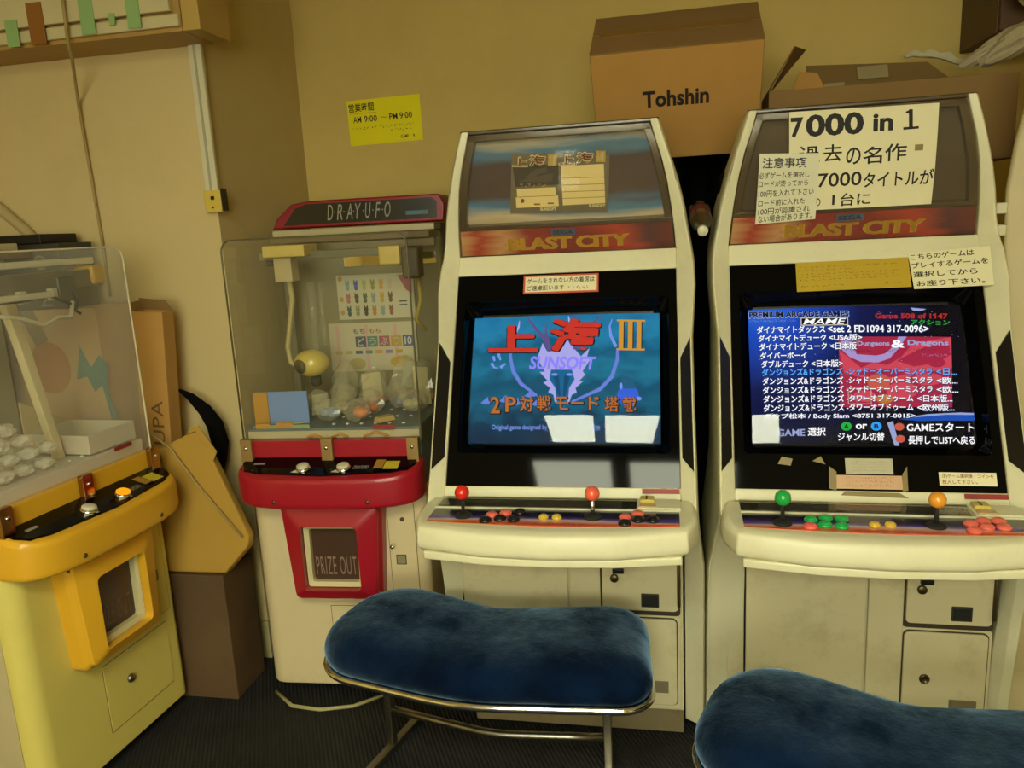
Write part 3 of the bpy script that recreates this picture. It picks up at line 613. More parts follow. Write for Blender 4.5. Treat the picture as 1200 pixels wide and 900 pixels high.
def list_mat():
    m = bpy.data.materials.new('list_screen'); m.use_nodes = True; nt = m.node_tree; N = nt.nodes; L = nt.links; N.clear()
    tc = N.new('ShaderNodeTexCoord'); vm = N.new('ShaderNodeVectorMath'); vm.operation = 'DISTANCE'; vm.inputs[1].default_value = (-.22, .22, 1.26); L.new(tc.outputs['Object'], vm.inputs[0])
    rp = N.new('ShaderNodeValToRGB'); cr = rp.color_ramp; cr.elements.new(.3); cr.elements.new(.6)
    for e, (p, c) in zip(cr.elements, ((0, '#2f7cf0'), (.10, '#1c4ec8'), (.24, '#121c50'), (.42, '#0b0c16'))): e.position = p; e.color = C4(lin(c))
    L.new(vm.outputs['Value'], rp.inputs['Fac']); e = N.new('ShaderNodeEmission'); L.new(rp.outputs[0], e.inputs[0]); e.inputs[1].default_value = .9
    o = N.new('ShaderNodeOutputMaterial'); L.new(e.outputs[0], o.inputs[0]); return m
list_bg = list_mat()
cab1 = cabinet('cream arcade cabinet with blue tile-game title on its screen, beside the red claw machine', -.2624, 1.8897, 0, dict(
    dx=0, screen=tile_bg, picture=picture_tiles, marquee=space_m, sign=sign_first, start=b_yel,
    sticks=[(-.212, -.170, redb, True), (.098, -.165, coral, False)],
    buttons=[(-.143, -.165, b_coral), (-.112, -.152, b_coral), (-.152, -.198, b_black), (-.119, -.186, b_black), (-.086, -.190, b_black), (-.079, -.143, b_black), (-.017, -.174, b_yel), (.014, -.173, b_yel), (.173, -.164, b_coral), (.201, -.142, b_coral), (.173, -.200, b_black), (.203, -.177, b_black), (.236, -.177, b_black)],
    rear=[(.605, .10), (.605, 1.0), (.46, 1.30), (.44, 1.60), (.615, 1.60), (.655, 1.655), (.86, 1.789), (.90, .10)]))
cab2 = cabinet('cream arcade cabinet with a white game list on its dark screen', .4728, 1.8874, -.02229, dict(
    dx=.055, screen=list_bg, picture=picture_list, marquee=brown_m, sign=sign_second, start=b_yel,
    sticks=[(-.213, -.180, greenb, True), (.101, -.172, amber, True)],
    buttons=[(-.150, -.160, b_green), (-.117, -.147, b_green), (-.085, -.152, b_green), (-.157, -.198, b_pink), (-.125, -.186, b_green), (-.092, -.192, b_green), (-.023, -.180, b_yel), (.009, -.178, b_yel), (.173, -.158, b_coral), (.203, -.140, b_coral), (.234, -.138, b_coral), (.168, -.196, b_coral), (.199, -.174, b_coral), (.232, -.173, b_coral)],
    rear=[(.605, .10), (.605, 1.0), (.46, 1.30), (.44, 1.59), (.86, 1.59), (.90, .10)]))

# ---- papers stuck on the second cabinet
def on_cab2(name, label, cat):
    r = empty(name, (.4728, 1.8874, 0), -.02229); return tag(r, label, cat)
def sheet(name, label, fn, quad, mats, write, cat='sign', th=.0012):
    """paper from four surface corners TL,TR,BR,BL (surface coords) bent over fn"""
    r = on_cab2(name, label, cat); n = 8
    def s(a, b, off=0):
        (x0, y0), (x1, y1), (x2, y2), (x3, y3) = quad
        x = (1-b)*((1-a)*x3+a*x2)+b*((1-a)*x0+a*x1); y = (1-b)*((1-a)*y3+a*y2)+b*((1-a)*y0+a*y1)
        return fn(x, y, off)
    m = MB(); g0 = [[s(i/n, j/n, 0) for i in range(n+1)] for j in range(n+1)]; g1 = [[s(i/n, j/n, th) for i in range(n+1)] for j in range(n+1)]
    m.loft([a+b[::-1] for a, b in zip(g0, g1)])
    o = m.build('paper', mats[0], r)
    t = MB(); write(t, lambda a, b, off=0: s(a, b, th+.0003+off)); t.build('lettering', mats[1:], r, fix=False)
    return r
mfn = lambda u, v, off=0: mqf(u, v, .0115+off)
q1 = inv([(330, 98), (876, 70), (840, 438), (320, 465)])
def w_poster(m, fn):
    def T(s, x0, y0, x1, y1, bold=.01):
        a0, b1 = q1(x0, y0); a1, b0 = q1(x1, y1); put(m, fn, s, a0, b0, a1, b1, 0, bold, off=0)
    T('7', 335, 118, 380, 188, .035); T('000', 392, 108, 602, 178, .035); T('in', 640, 107, 708, 166, .035)
    for s, x0, x1, y0 in (('過', 362, 440, 222), ('去', 455, 520, 216), ('の', 538, 588, 228), ('名', 600, 665, 225), ('作', 680, 752, 215)): T(s, x0, y0, x1, y0+60, .012)
    T('7000', 432, 322, 590, 366, .012); T('タイトルが', 600, 318, 845, 362, .015); T('の', 415, 415, 440, 445); T('1', 485, 402, 492, 440, .02); T('台に', 515, 396, 622, 440, .012)
    for pp, ww in (([(758, 104), (772, 98), (777, 92)], .012), ([(775, 92), (772, 156)], .013), ([(745, 160), (800, 156)], .012)): ribbon(m, fn, [q1(*p) for p in pp], ww, 0, 0)
    a, b = q1(800, 228); strip(m, fn, a-.03, b-.03, a+.025, b+.03, 1, .0003)
sheet('paper_poster', 'large cream paper handwritten 7000 in 1 on the second cabinet marquee', mfn, [(-.163, 1.0), (.176, .985), (.184, .262), (-.155, .262)], [paper, ink, mat('old_tape', '#8e7e56', .2)], w_poster)
q2 = inv([(218, 252), (440, 250), (420, 497), (205, 505)])
def w_note(m, fn):
    def T(s, x0, y0, x1, y1, mi=0, bold=.008):
        a0, b1 = q2(x0, y0); a1, b0 = q2(x1, y1); put(m, fn, s, a0, b0, a1, b1, mi, bold, off=0)
    T('注意事項', 230, 266, 390, 302, 1, .014)
    for s, x1, y in (('必ずゲームを選択し', 400, 318), ('ロードが終ってから', 395, 348), ('100円を入れて下さい', 415, 382), ('ロード前に入れた', 382, 416), ('100円が認識され', 400, 446), ('ない場合があります。', 408, 474)): T(s, 216, y, x1, y+20, 0)
nfn = lambda u, v, off=0: mqf(u, v, .0150+off)
sheet('paper_notice', 'small white handwritten notice with blue heading overlapping the large marquee paper', nfn, [(-.231, .715), (-.088, .69), (-.088, .195), (-.236, .175)], [mat('white_paper', '#dcd8ba', .8), ink, mat('blue_ink', '#20204c', .6)], w_note)
bfn = lambda u, v, off=0: bz(u, v, .0012+off)
def w_yel(m, fn):
    for k, (b, e) in enumerate(((.80, .93), (.70, .55), (.56, .95), (.46, .90), (.36, .93), (.14, .45))): put(m, fn, '－', .03, b+.02, e, b+.035, 0, 0) if False else scribble(m, fn, .03, b, e, .035 if False else .05, 0, 0)
    scribble(m, fn, .78, .14, .95, .05, 0, 0)
sheet('yellow_notice', 'yellow printed notice across the top of the game list screen bezel', bfn, [(-.135, .591), (.136, .596), (.138, .515), (-.135, .511)], [mat('notice_yellow', '#b89a1c', .6, var=.08), ink], w_yel)
pfn = lambda u, v, off=0: bz(u, v, .0024+(u-.136)*.13+off)
def w_play(m, fn):
    for s, a0, a1, b in (('こちらのゲームは', .02, .80, .80), ('プレイするゲームを', .02, .96, .56), ('選択してから', .02, .82, .31), ('お座り下さい。', .04, .90, .06)): put(m, fn, s, a0, b, a1, b+.16, 0, .018, off=0)
sheet('paper_sign', 'cream handwritten paper at the top right corner of the game list bezel', pfn, [(.136, .606), (.317, .606), (.315, .503), (.143, .508)], [paper, ink], w_play)

# ================================================================== claw machines
def lettering(name, fn, items, mats, parent):
    m = MB()
    for it in items: put(m, fn, *it)
    return m.build(name, mats, parent, fix=False)
acryl = clear('clear_acrylic', (.985, .985, .97), .018, (.80, .74, .55), .04)
acryl_hazy = clear('hazy_acrylic', (.985, .985, .97), .062, (.92, .87, .72), .05)
flapm = mat('brown_flap', '#4a3428', .25, var=.1); flap_print = mat('flap_print', '#8a7464', .4)
def claw(label, x, y, rz, name, colbody, colmain, lit, haze):
    R = empty(name, (x, y, 0), rz); tag(R, label, 'claw machine')
    body = [(-.283, .82), (-.283, .165)]+[(-.283+.05*(1-math.cos(t)), .165-.05*math.sin(t)) for t in [math.pi/2*k/6 for k in range(1, 7)]]+[(.283-.03*(1-math.cos(t)), .145-.03*math.sin(t)) for t in [math.pi/2*k/6 for k in range(6, 0, -1)]]+[(.283, .145), (.283, .82)]
    MB().prism(body, lambda p, z: (p[0], p[1], z), .04, .70).build('body', colbody, R, .004)
    m = MB()
    for sx in (-.23, .23):
        for sy in (.19, .74): m.lathe([(.022, 0), (.022, .042)], (sx, sy, 0), n=14)
    m.build('foot', rubber, R)
    # console
    half = [(-.287, .135), (-.287, .085), (-.280, .060), (-.262, .038), (-.225, .018), (-.16, .005), (0, 0)]
    plan = half+[(-p[0], p[1]) for p in half[-2::-1]]
    def zp(y): return .7935+(y-.06)*.28
    def ring(z, k=0, sl=0): return [(p[0]*(1-k*.6), p[1]+k*.05, z if not sl else zp(p[1]+k*.05)-sl) for p in plan]
    MB().loft([ring(.682, .12), ring(.688, .03), ring(.70), ring(.76, 0, .018), ring(.788, .05, .007), ring(.792, .16, .003)]).build('console', colmain, R, .003)
    top = [(-.272, .125), (-.272, .085), (-.255, .052), (-.21, .034), (0, .018), (.21, .034), (.255, .052), (.272, .085), (.272, .125)]
    MB().prism(top, lambda p, z: (p[0], p[1]*.94+.004, zp(p[1]*.94+.004)+z), -.006, .001).build('console_plate', gloss_black, R)
    fn = lambda a, b, off=0: Vector((a, b, zp(b)+.001+off))
    m = MB()
    for bx0 in (-.066, .059): poly(m, fn, [(bx0-.035, .036), (bx0+.012, .030), (bx0-.008, .062)], 0, .0006)
    put(m, fn, 'DRAYUFO', .088, .050, .135, .068, 1, .02, .2); strip(m, fn, -.235, .078, -.20, .088, 1)
    
    m.build('console_print', [mat('print_white', '#c9c6ae', .5), mat('print_grey', '#8d8c80', .5)], R, fix=False)
    for q_, c_ in (((.150, .052, .178, .098), mat('sticker_orange', '#a87c2c', .5)), ((.180, .048, .225, .090), mat('sticker_yellow', '#c8b830', .5))):
        m = MB(); strip(m, fn, *q_, 0, .001); m.build('sticker', c_, R, fix=False)
    for i, bx0 in enumerate((-.066, .059)):
        bt = MB().lathe([(.022, 0), (.022, .006), (.018, .010)], (bx0, .053, zp(.053)), (0, -.27, 1), n=26).build('push_button', chrome, R)
        MB().lathe([(.0185, .008), (.0185, .014), (.014, .017), (0, .018)], (bx0, .053, zp(.053)), (0, -.27, 1), n=26).build('cap', emis('lit_orange', '#ff9a14', 1.25) if (lit and i) else mat('button_white', '#cfc8a8', .35), bt)
    for sx in (-.149, .141):
        MB().lathe([(.0065, 0), (.0065, .003), (.003, .005), (0, .005)], (sx, .006, .705), (0, -1, 0), n=12).build('screw', mat('screw_dark', '#6a5c40', .35, .8), R)
    # ledge and brackets holding the cover
    bx('ledge', colmain, R, -.272, .272, .118, .15, .70, .862, .003)
    for sx in (-.264, -.006, .262):
        b = bx('bracket', dull_brass if not lit else brown_mirror, R, sx-.018, sx+.018, .098, .117, .797, .872, .002)
        MB().lathe([(.006, 0), (.006, .003), (0, .004)], (sx, .098, .845), (0, -1, 0), n=12).build('screw', chrome, b)
    # prize door
    O0 = [(-.160, .675), (.160, .675), (.140, .362), (-.142, .362)]; O1 = [(-.152, .672), (.152, .672), (.128, .374), (-.132, .374)]
    I0 = [(-.093, .614), (.085, .614), (.085, .408), (-.093, .408)]
    def rr4(q, yy, r=.018, n=4):
        o = []
        for i in range(4):
            p, a, b = Vector((q[i][0], q[i][1])), Vector(q[i-1]), Vector(q[(i+1) % 4]); da = (a-p).normalized()*r; db = (b-p).normalized()*r
            for k in range(n+1): t = k/n; c = (p+da)*(1-t)**2+p*2*t*(1-t)+(p+db)*t*t; o.append((c.x, yy, c.y))
        return o
    MB().loft([rr4(O0, .116), rr4(O0, .075), rr4(O1, .062), rr4(O1, .052), rr4(I0, .034), rr4(I0, .038), rr4(I0, .10)], 0, False).build('prize_door_frame', colmain, R, .003)
    I1 = [(-.091, .612), (.083, .612), (.083, .410), (-.091, .410)]; I2 = [(-.076, .598), (.076, .598), (.072, .424), (-.078, .424)]
    MB().loft([rr4(I1, .060, .012), rr4(I2, .066, .010), rr4(I2, .10, .010), rr4(I1, .10, .012)], 0, False).build('door_lining', mat('lining_cream', '#c8bd8e', .5), R)
    fl = MB().box(-.078, .076, .084, .09, .422, .600).build('prize_flap', flapm, R)
    lettering('lettering', lambda a, b, off=0: Vector((a, .084-off, b)), [('PRIZE OUT', -.070, .440, .060, .500, 0, -.004, 0, 1.1)], [mat('flap_print_faint', '#5e4a3a', .4) if haze else flap_print], fl)
    for sx, sz in ((-.150, .66), (-.125, .392), (.143, .64), (.132, .39)):
        MB().lathe([(.006, 0), (.006, .003), (0, .004)], (sx, .064, sz), (0, -1, 0), n=12).build('screw', mat('screw_dark', '#6a5c40', .35, .8), R)
    if haze: bx('side_panel', mat('side_beige', '#b9ab82', .6, var=.1), R, -.2865, -.2832, .168, .82, .04, .70, .001)
    # doors and seams on the front
    sd = mat('seam_brown', '#4d4026', .7)
    m = MB()
    m.box(.160, .1615, .1138, .118, .35, .66); m.box(.246, .2475, .1138, .118, .35, .66); m.box(.160, .2475, .1138, .118, .349, .3505)
    m.build('coin_door_seam', sd, R)
    dr = bx('coin_door', colbody, R, .1615, .246, .1125, .118, .3505, .66, .0015)
    MB().lathe([(.008, 0), (.008, .004), (.005, .012), (.006, .016), (0, .017)], (.173, .1125, .525), (0, -1, 0), n=14).build('lock_knob', chrome, dr)
    MB().lathe([(.007, 0), (.007, .002), (0, .002)], (.208, .1125, .61), (0, -1, 0), n=14).build('keyhole', sd, dr)
    w2 = MB(); w2.box(.180, .212, .1105, .1128, .462, .494, 0); w2.box(.183, .209, .1098, .1106, .465, .491, 1); w2.build('coin_return', [sd, mat('return_grey', '#8c8664', .4)], dr)
    m = MB(); m.box(-.05, .22, .1138, .118, .318, .3195); m.box(-.05, .22, .1138, .118, .112, .1135); m.box(-.05, -.0485, .1138, .118, .112, .3195); m.build('lower_door_seam', sd, R)
    dr = bx('lower_door', colbody, R, -.0485, .22, .1125, .118, .1135, .318, .0015)
    MB().lathe([(.013, 0), (.013, .004), (.008, .010), (0, .010)], (.045, .1125, .230), (0, -1, 0), n=16).build('lock', steel, dr)
    # cover: front pane with rounded top corners, side panes, top
    fr = rrect(-.283, .283, .835, 1.475, .035)
    am = acryl_hazy if haze else acryl
    cv = MB().prism(fr, lambda p, d: (p[0], d, p[1]), .128, .132).build('front_cover', am, R)
    ep = [(p[0], .130, p[1]) for p in fr]; ep = ep[12:]+ep[:12]
    MB().tube(ep+[ep[0]], .0028, 6).build('cover_edge', mat('edge_pale', '#e0d6b6', .3) if haze else mat('edge_olive', '#5c5636', .3), cv)
    strip_m = MB(); strip_m.box(.135, .205, .1268, .1278, .894, .906); strip_m.build('red_label', tape_red, cv)
    sp = rrect(.135, .60, .835, 1.475, .035)
    for s in (-1, 1): MB().prism(sp, lambda p, d, s=s: (s*d, p[0], p[1]), .279, .283).build('side_cover', am, R)
    # chassis: rear box, inside back panel, roof frame, posts
    bx('bed', mat('bed_white', '#d0c6b4', .4, var=.05) if haze else mat('bed_grey', '#5d6a6a', .45, var=.1), R, -.276, .276, .15, .60, .70, .895, .004)
    if not haze: bx('bed_front', mat('bed_cream', '#b9ae88', .5), R, -.274, .274, .1465, .1498, .864, .886)
    m = MB()
    for k in range(6):
        for j in range(3): m.lathe([(.006, 0), (.006, .003), (0, .004)], (-.01+.045*k, .19+.09*j, .895), n=8)
    m.build('bolt', mat('bolt_white', '#c8ccc4', .3), R)
    bx('back_box', mat('chassis_grey', '#8e8866', .6), R, -.276, .276, .60, .82, .70, 1.50, .004)
    rail = MB(); rail.box(-.283, .283, .50, .60, 1.478, 1.500); rail.box(-.270, .270, .545, .565, 1.425, 1.452); rail.build('roof_rail', mat('rail_cream', '#b9ad84', .4), R, .003)
    bx('roof_plate', mat('roof_brown', '#6d5a34', .5), R, -.276, .276, .45, .60, 1.455, 1.477, .002)
    return R
redm = mat('red_plastic', '#a01024', .35, var=.05, coat=.3); red_body = mat('cream_body', '#d3c298', .5, var=.05, dirt='#8a6a35', dirt_amt=.3, dscale=4)
yelm = mat('orange_yellow_plastic', '#dba626', .38, var=.05, coat=.2); yel_body = mat('pale_yellow_body', '#d4c567', .45, var=.05, dirt='#a08840', dirt_amt=.3, dscale=3)
RX, RY, RA = -.99325, 2.03869, .05689
YX, YY, YA = -1.43983, 1.77971, 1.50648
red = claw('red claw machine with cream body against the back wall beside the first arcade cabinet', RX, RY, RA, 'claw_machine', red_body, redm, False, False)
yel = claw('yellow claw machine at the left edge turned side-on to the camera', YX, YY, YA, 'claw_machine', yel_body, yelm, True, True)
# --- red: header sign, mirror, prize posters, carriage with claw
hd = rrect(-.290, .312, 1.512, 1.60, .02)
hdp = [(-.290, 1.505), (.312, 1.505), (.318, 1.56), (.300, 1.594), (-.15, 1.594), (-.215, 1.585), (-.27, 1.54)]
h = MB().prism(hdp, lambda p, d: (p[0], d, p[1]), .52, .70).build('header_sign', mat('sign_red', '#860d1e', .35), red, .006, 3)
hb = [(-.245, 1.516), (.290, 1.516), (.292, 1.57), (.275, 1.583), (-.16, 1.583), (-.20, 1.57)]
MB().prism(hb, lambda p, d: (p[0], d, p[1]), .516, .522).build('sign_face', mat('sign_black', '#15140e', .25), h)
m = MB(); fn = lambda a, b, off=0: Vector((a, .516-off, b))
for k, ch in enumerate('DRAYUFO'): put(m, fn, ch, -.088+k*.0335, 1.526, -.066+k*.0335, 1.577, 0, .0, .35)
for k in range(6): disc(m, fn, (-.0605+k*.0335, 1.552), .0022, .0022, 0, n=8)
strip(m, fn, .185, 1.530, .262, 1.543, 1)
m.build('lettering', [mat('sign_silver', '#8d8b78', .35), mat('sign_teal', '#3a5f68', .4)], h, fix=False)
bx('mirror_strip', mat('mirror', '#cfcab0', .04, 1), red, -.07, .262, .588, .599, 1.365, 1.405)
def poster(parent, name, u0, u1, z0, z1, base, draw):
    o = MB().box(u0, u1, .590, .5985, z0, z1).build(name, base, parent)
    m = MB(); f = lambda a, b, off=0: Vector((u0+(u1-u0)*a, .590-off, z0+(z1-z0)*b)); mats = draw(m, f); m.build('print', mats, o, fix=False)
def draw1(m, f):
    cols = ['#7f9ea0', '#4f5fb0', '#a8b060', '#8a8f3a', '#c8983c', '#c8b0a0', '#b07070', '#5a4a30', '#5f6a40', '#8a9a8a', '#c0a040', '#6e5a40', '#4a5a5a', '#8a9060', '#3f3a30', '#b8863a', '#90a0a0', '#8a5a40']
    mats = [mat('toy_'+c[1:], c, .6) for c in cols]+[mat('print_pink', '#a8586a', .6), mat('print_tan', '#b8925a', .6)]
    for r in range(3):
        for c in range(6):
            i = r*6+c; x, y = .14+.11*c, .80-.29*r; disc(m, f, (x, y), .030, .055, i, .0006, 12); disc(m, f, (x, y-.09), .026, .06, i, .0006, 12); disc(m, f, (x-.018, y+.06), .009, .035, i, .0007, 8); disc(m, f, (x+.018, y+.06), .009, .035, i, .0007, 8)
    poly(m, f, [(.80, .96), (.98, .96), (.97, .55), (.90, .62)], 18); strip(m, f, .80, .36, .90, .40, 12); strip(m, f, .80, .28, .90, .31, 12)
    for y in (.96, .5, .2): disc(m, f, (.05, y-.04), .03, .06, 19, .0006, 10)
    return mats
def draw2(m, f):
    cols = ['#4d5b70', '#56857a', '#a8566a', '#c09a30', '#355a9a', '#d8d0b4', '#a86048', '#b0a26a', '#8878a0', '#d0a8a0']
    mats = [mat('letter_'+c[1:], c, .6) for c in cols]
    for k, ch in enumerate(['ど', 'う', 'ぶ', 'つ', '10']):
        x = .30+.135*k; strip(m, f, x, .50, x+.12, .72, k, .0006); put(m, f, ch, x+.02, .53, x+.10, .69, 5, .03, off=.0012)
    for k, ch in enumerate('もちもち'): put(m, f, ch, .28+.075*k+(.03 if k > 1 else 0), .78, .34+.075*k+(.03 if k > 1 else 0), .88, (0, 0, 6, 6)[k], .02)
    for k in range(7): strip(m, f, .06+.115*k, .36, .14+.115*k, .43, (7, 7, 0, 1, 3, 8, 3)[k])
    for k in range(3): strip(m, f, .08+.33*k, .04, .12+.33*k, .95, 9, .0003)
    disc(m, f, (.30, .15), .1, .12, 7); disc(m, f, (.8, .18), .12, .12, 3)
    return mats
poster(red, 'toy_poster', -.105, .175, 1.178, 1.335, mat('poster_white', '#c8c2a2', .5), draw1)
poster(red, 'prize_poster', -.150, .172, .99, 1.165, mat('poster_cream', '#c9c0a0', .5), draw2)
cg = empty('claw_carriage'); cg.parent = red
cream_y = mat('claw_yellow', '#cbb45c', .4)
bx('carriage_block', cream_y, cg, -.235, -.095, .30, .42, 1.415, 1.452, .004)
MB().box(-.215, -.155, .33, .39, 1.335, 1.414).build('hanger', mat('hanger_cream', '#b8a878', .4), cg, .004)
MB().tube([(-.18, .36, 1.335), (-.175, .36, 1.28), (-.19, .355, 1.20), (-.205, .35, 1.12), (-.20, .35, 1.07), (-.17, .35, 1.05)], .0085, 12).build('hose', mat('hose_cream', '#b5a56e', .5, bump=.5, bscale=200), cg)
hdm = MB(); hdm.ball((-.128, .35, 1.065), .058, sc=(1, .9, .78), n=28, k=16); o = hdm.build('claw_head', mat('claw_egg', '#d2bc5e', .3, coat=.4), cg)
MB().lathe([(.021, 0), (.021, .003), (.024, .005), (0, .006)], (-.148, .306, 1.062), (-.35, -1, -.1), n=22).build('grille', mat('grille_brown', '#594a28', .5), o)
m = MB(); m.lathe([(.016, 0), (.018, -.028), (.012, -.036), (0, -.036)], (-.118, .35, 1.024)); m.build('nozzle', rubber, o)
MB().tube([(-.11, .36, 1.33), (-.11, .36, 1.10)], .012, 12).build('guide_tube', clear('tube_plastic', (.92, .92, .88), .12, rough=.08), cg)
MB().tube([(-.082, .37, 1.33), (-.082, .37, 1.12)], .007, 10).build('guide_tube', clear('tube_plastic', (.92, .92, .88), .12, rough=.08), cg)
bx('top_beam', mat('beam_grey', '#6d6a54', .4, .3), red, -.270, .270, .35, .375, 1.405, 1.43, .002)
bx('motor_block', cream_y, red, .135, .205, .33, .40, 1.375, 1.435, .006)
bx('side_bracket', mat('bracket_brown', '#4a4030', .5), red, -.270, -.20, .40, .44, 1.385, 1.43, .002)
bx('side_shade', mat('shade_brown', '#4e4028', .4), red, .215, .274, .30, .36, 1.33, 1.43, .01)
m = MB(); m.tube([(.255, .35, 1.33), (.262, .33, 1.26), (.24, .34, 1.2), (.265, .36, 1.16)], .006); m.build('wire', cream_y, red)
bx('side_rail', mat('beam_grey', '#6d6a54', .4, .3), red, -.262, -.235, .50, .53, .895, 1.45, .003)
m = MB(); m.box(-.262, -.095, .205, .210, .895, 1.00); m.build('chute_board', mat('board_blue', '#6d8ecb', .5), red)
bx('chute_board', mat('board_blue_pale', '#6f8fa8', .5), red, -.262, -.10, .158, .163, .862, .90)
m = MB()
for a in ((-.272, -.225, .199, .2045, .90, 1.0), (-.25, -.205, .152, .1575, .866, .91), (-.185, -.13, .152, .1575, .868, .912)): m.box(*a)
m.build('tape_strip', mat('tape_orange', '#b8862c', .5), red)
bx('tape_strip', mat('tape_green', '#8aa468', .5), red, -.205, -.185, .152, .1575, .866, .905)
bx('tape_strip', mat('tape_green', '#8aa468', .5), red, -.13, -.075, .152, .1575, .872, .905)

# --- prizes in the red machine, each on its own
bagm = clear('bag_film', (.95, .94, .88), .17, (.95, .9, .66), .12, 1.8)
def world(p, pose):
    c, s = math.cos(pose[2]), math.sin(pose[2]); return (pose[0]+c*p[0]-s*p[1], pose[1]+s*p[0]+c*p[1], p[2])
def crumple(c, sx, sy, sz, seed, n=14, k=9, amt=.25):
    rnd = random.Random(seed); m = MB(); ph = [rnd.uniform(0, 6.28) for _ in range(8)]; rings = []
    for i in range(k+1):
        t = math.pi*i/k; ring = []
        for j in range(n):
            q = 2*math.pi*j/n; w_ = 1+amt*(math.sin(3*q+ph[0]+t*2)+.7*math.sin(5*q+ph[1]-t*3)+.5*math.sin(7*t+ph[2]+q))*.6+rnd.uniform(-amt, amt)*.35
            rr = max(math.sin(t), .02)*w_; ring.append((c[0]+sx*rr*math.cos(q), c[1]+sy*rr*math.sin(q), max(c[2]-sz*math.cos(t)*(1+rnd.uniform(-amt, amt)*.3), c[2]-sz)))
        rings.append(ring)
    m.loft(rings, 0, True, False); return m
def prize(p, size, col, label, toy=True, seed=1, flat=.62, bag=None, name='bagged_prize', squash=.7):
    r = empty(name, world(p, (RX, RY, RA)), RA+seed); tag(r, label, 'prize', 'bagged prizes in the red claw machine')
    crumple((0, 0, size*flat), size*1.15, size, size*flat, seed, n=11, k=7, amt=.24).build('bag', bag or bagm, r)
    if seed in (4, 7, 9, 12): MB().hexa([(-size*.9, size*.25, size*.05), (size*.9, size*.25, size*.05), (size*.9, size*.28, size*.05), (-size*.9, size*.28, size*.05), (-size*.8, size*.45, size*flat*1.7), (size*.8, size*.45, size*flat*1.7), (size*.8, size*.48, size*flat*1.7), (-size*.8, size*.48, size*flat*1.7)]).build('backing_card', mat('backing_'+('a' if seed % 2 else 'b'), '#d0c69a' if seed % 2 else '#b8b8a0', .6), r)
    if toy:
        tm = mat('toyskin_'+col[1:], col, .45, var=.08)
        m = MB(); m.ball((-size*.26, -.25*size, size*.62), size*.56, sc=(1, 1, .8*squash+.2), n=16, k=10); m.ball((size*.30, -.25*size, size*.62), size*.50, sc=(1.1, 1, .8*squash+.2), n=16, k=10); m.build('toy', tm, r)
    return r
Z0 = .8996
prize((.060, .215, Z0), .044, '#e07828', 'orange toy in a clear bag at the front of the prize pile', seed=2, flat=.8)
prize((-.035, .22, Z0), .040, '#8aa0c0', 'pale blue toy in a clear bag at the front of the prize pile', seed=3, flat=.9)
prize((-.105, .315, Z0), .034, '#7c9cb8', 'blue grey toy bag just right of the hanging claw', seed=4, flat=1.2)
prize((-.015, .315, Z0), .038, '#d8d2b8', 'white toy bag at the rear of the pile near the claw', seed=5, flat=1.3)
prize((.078, .305, Z0), .038, '#c86a30', 'rusty orange toy bag in the middle of the prize pile', seed=6, flat=1.1)
prize((.060, .405, Z0), .042, '#d49a78', 'pink toy bag at the back of the prize pile', seed=7, flat=1.6)
prize((.150, .385, Z0), .040, '#9a98b0', 'lilac grey toy bag right of the middle of the prize pile', seed=8, flat=1.4)
prize((.225, .440, Z0), .038, '#c08850', 'tan toy bag at the far right side of the prize pile', seed=9, flat=2.0)
prize((.215, .325, Z0), .040, '#a8a070', 'olive toy bag at the front right of the prize pile', seed=10, flat=.9)
prize((-.045, .420, Z0), .044, '#b8ae60', 'yellow green bag behind the middle of the prize pile', seed=11, flat=1.7)
prize((.150, .500, Z0), .046, '#b09048', 'mustard bag lying at the very back below the prize poster', seed=12, flat=1.7)
o = tag(MB().hexa([(-.03, -.018, 0), (.03, -.018, 0), (.03, .018, 0), (-.03, .018, 0), (-.026, -.014, .016), (.026, -.014, .016), (.026, .014, .016), (-.026, .014, .016)]).build('small_prize_box', mat('box_tan', '#c0a25a', .5), None, .002), 'small tan box lying on the grey bed in front of the prize bags', 'box')
o.location = world((.150, .205, .8996), (RX, RY, RA)); o.rotation_euler = (0, 0, .9)
o = MB().hexa([(-.04, -.035, 0), (.04, -.035, 0), (.04, .035, 0), (-.04, .035, 0), (-.04, -.035, .002), (.04, -.035, .002), (.04, .035, .006), (-.04, .035, .006)]).build('prize_card', mat('poster_cream', '#c9c0a0', .5)); tag(o, 'cream card lying flat before the blue toy bag', 'card')
o.location = world((-.150, .215, .8996), (RX, RY, RA)); o.rotation_euler = (0, 0, .5)
m = MB()
for k, (a, b) in enumerate(((-.08, -.035), (.0, .05), (.10, .18))):
    m.tube([(a, .1395, .8668), ((a+b)/2, .1395, .874+.004*k), (b, .1395, .8668)], .004)
o = m.build('looped_cord', mat('cord_orange', '#c08a30', .5)); o.location = (RX, RY, 0); o.rotation_euler = (0, 0, RA); tag(o, 'orange looped cord lying along the red machine ledge', 'cord')
# --- cable on the floor by the red machine
o = MB().tube([(-1.27, 2.14, .006), (-1.18, 2.07, .006), (-1.08, 2.06, .006), (-.98, 2.09, .006), (-.90, 2.16, .006)], .006, 8).build('floor_cable', mat('cable_cream', '#a8a070', .5)); tag(o, 'pale cable lying on the floor under the red claw machine', 'cable')

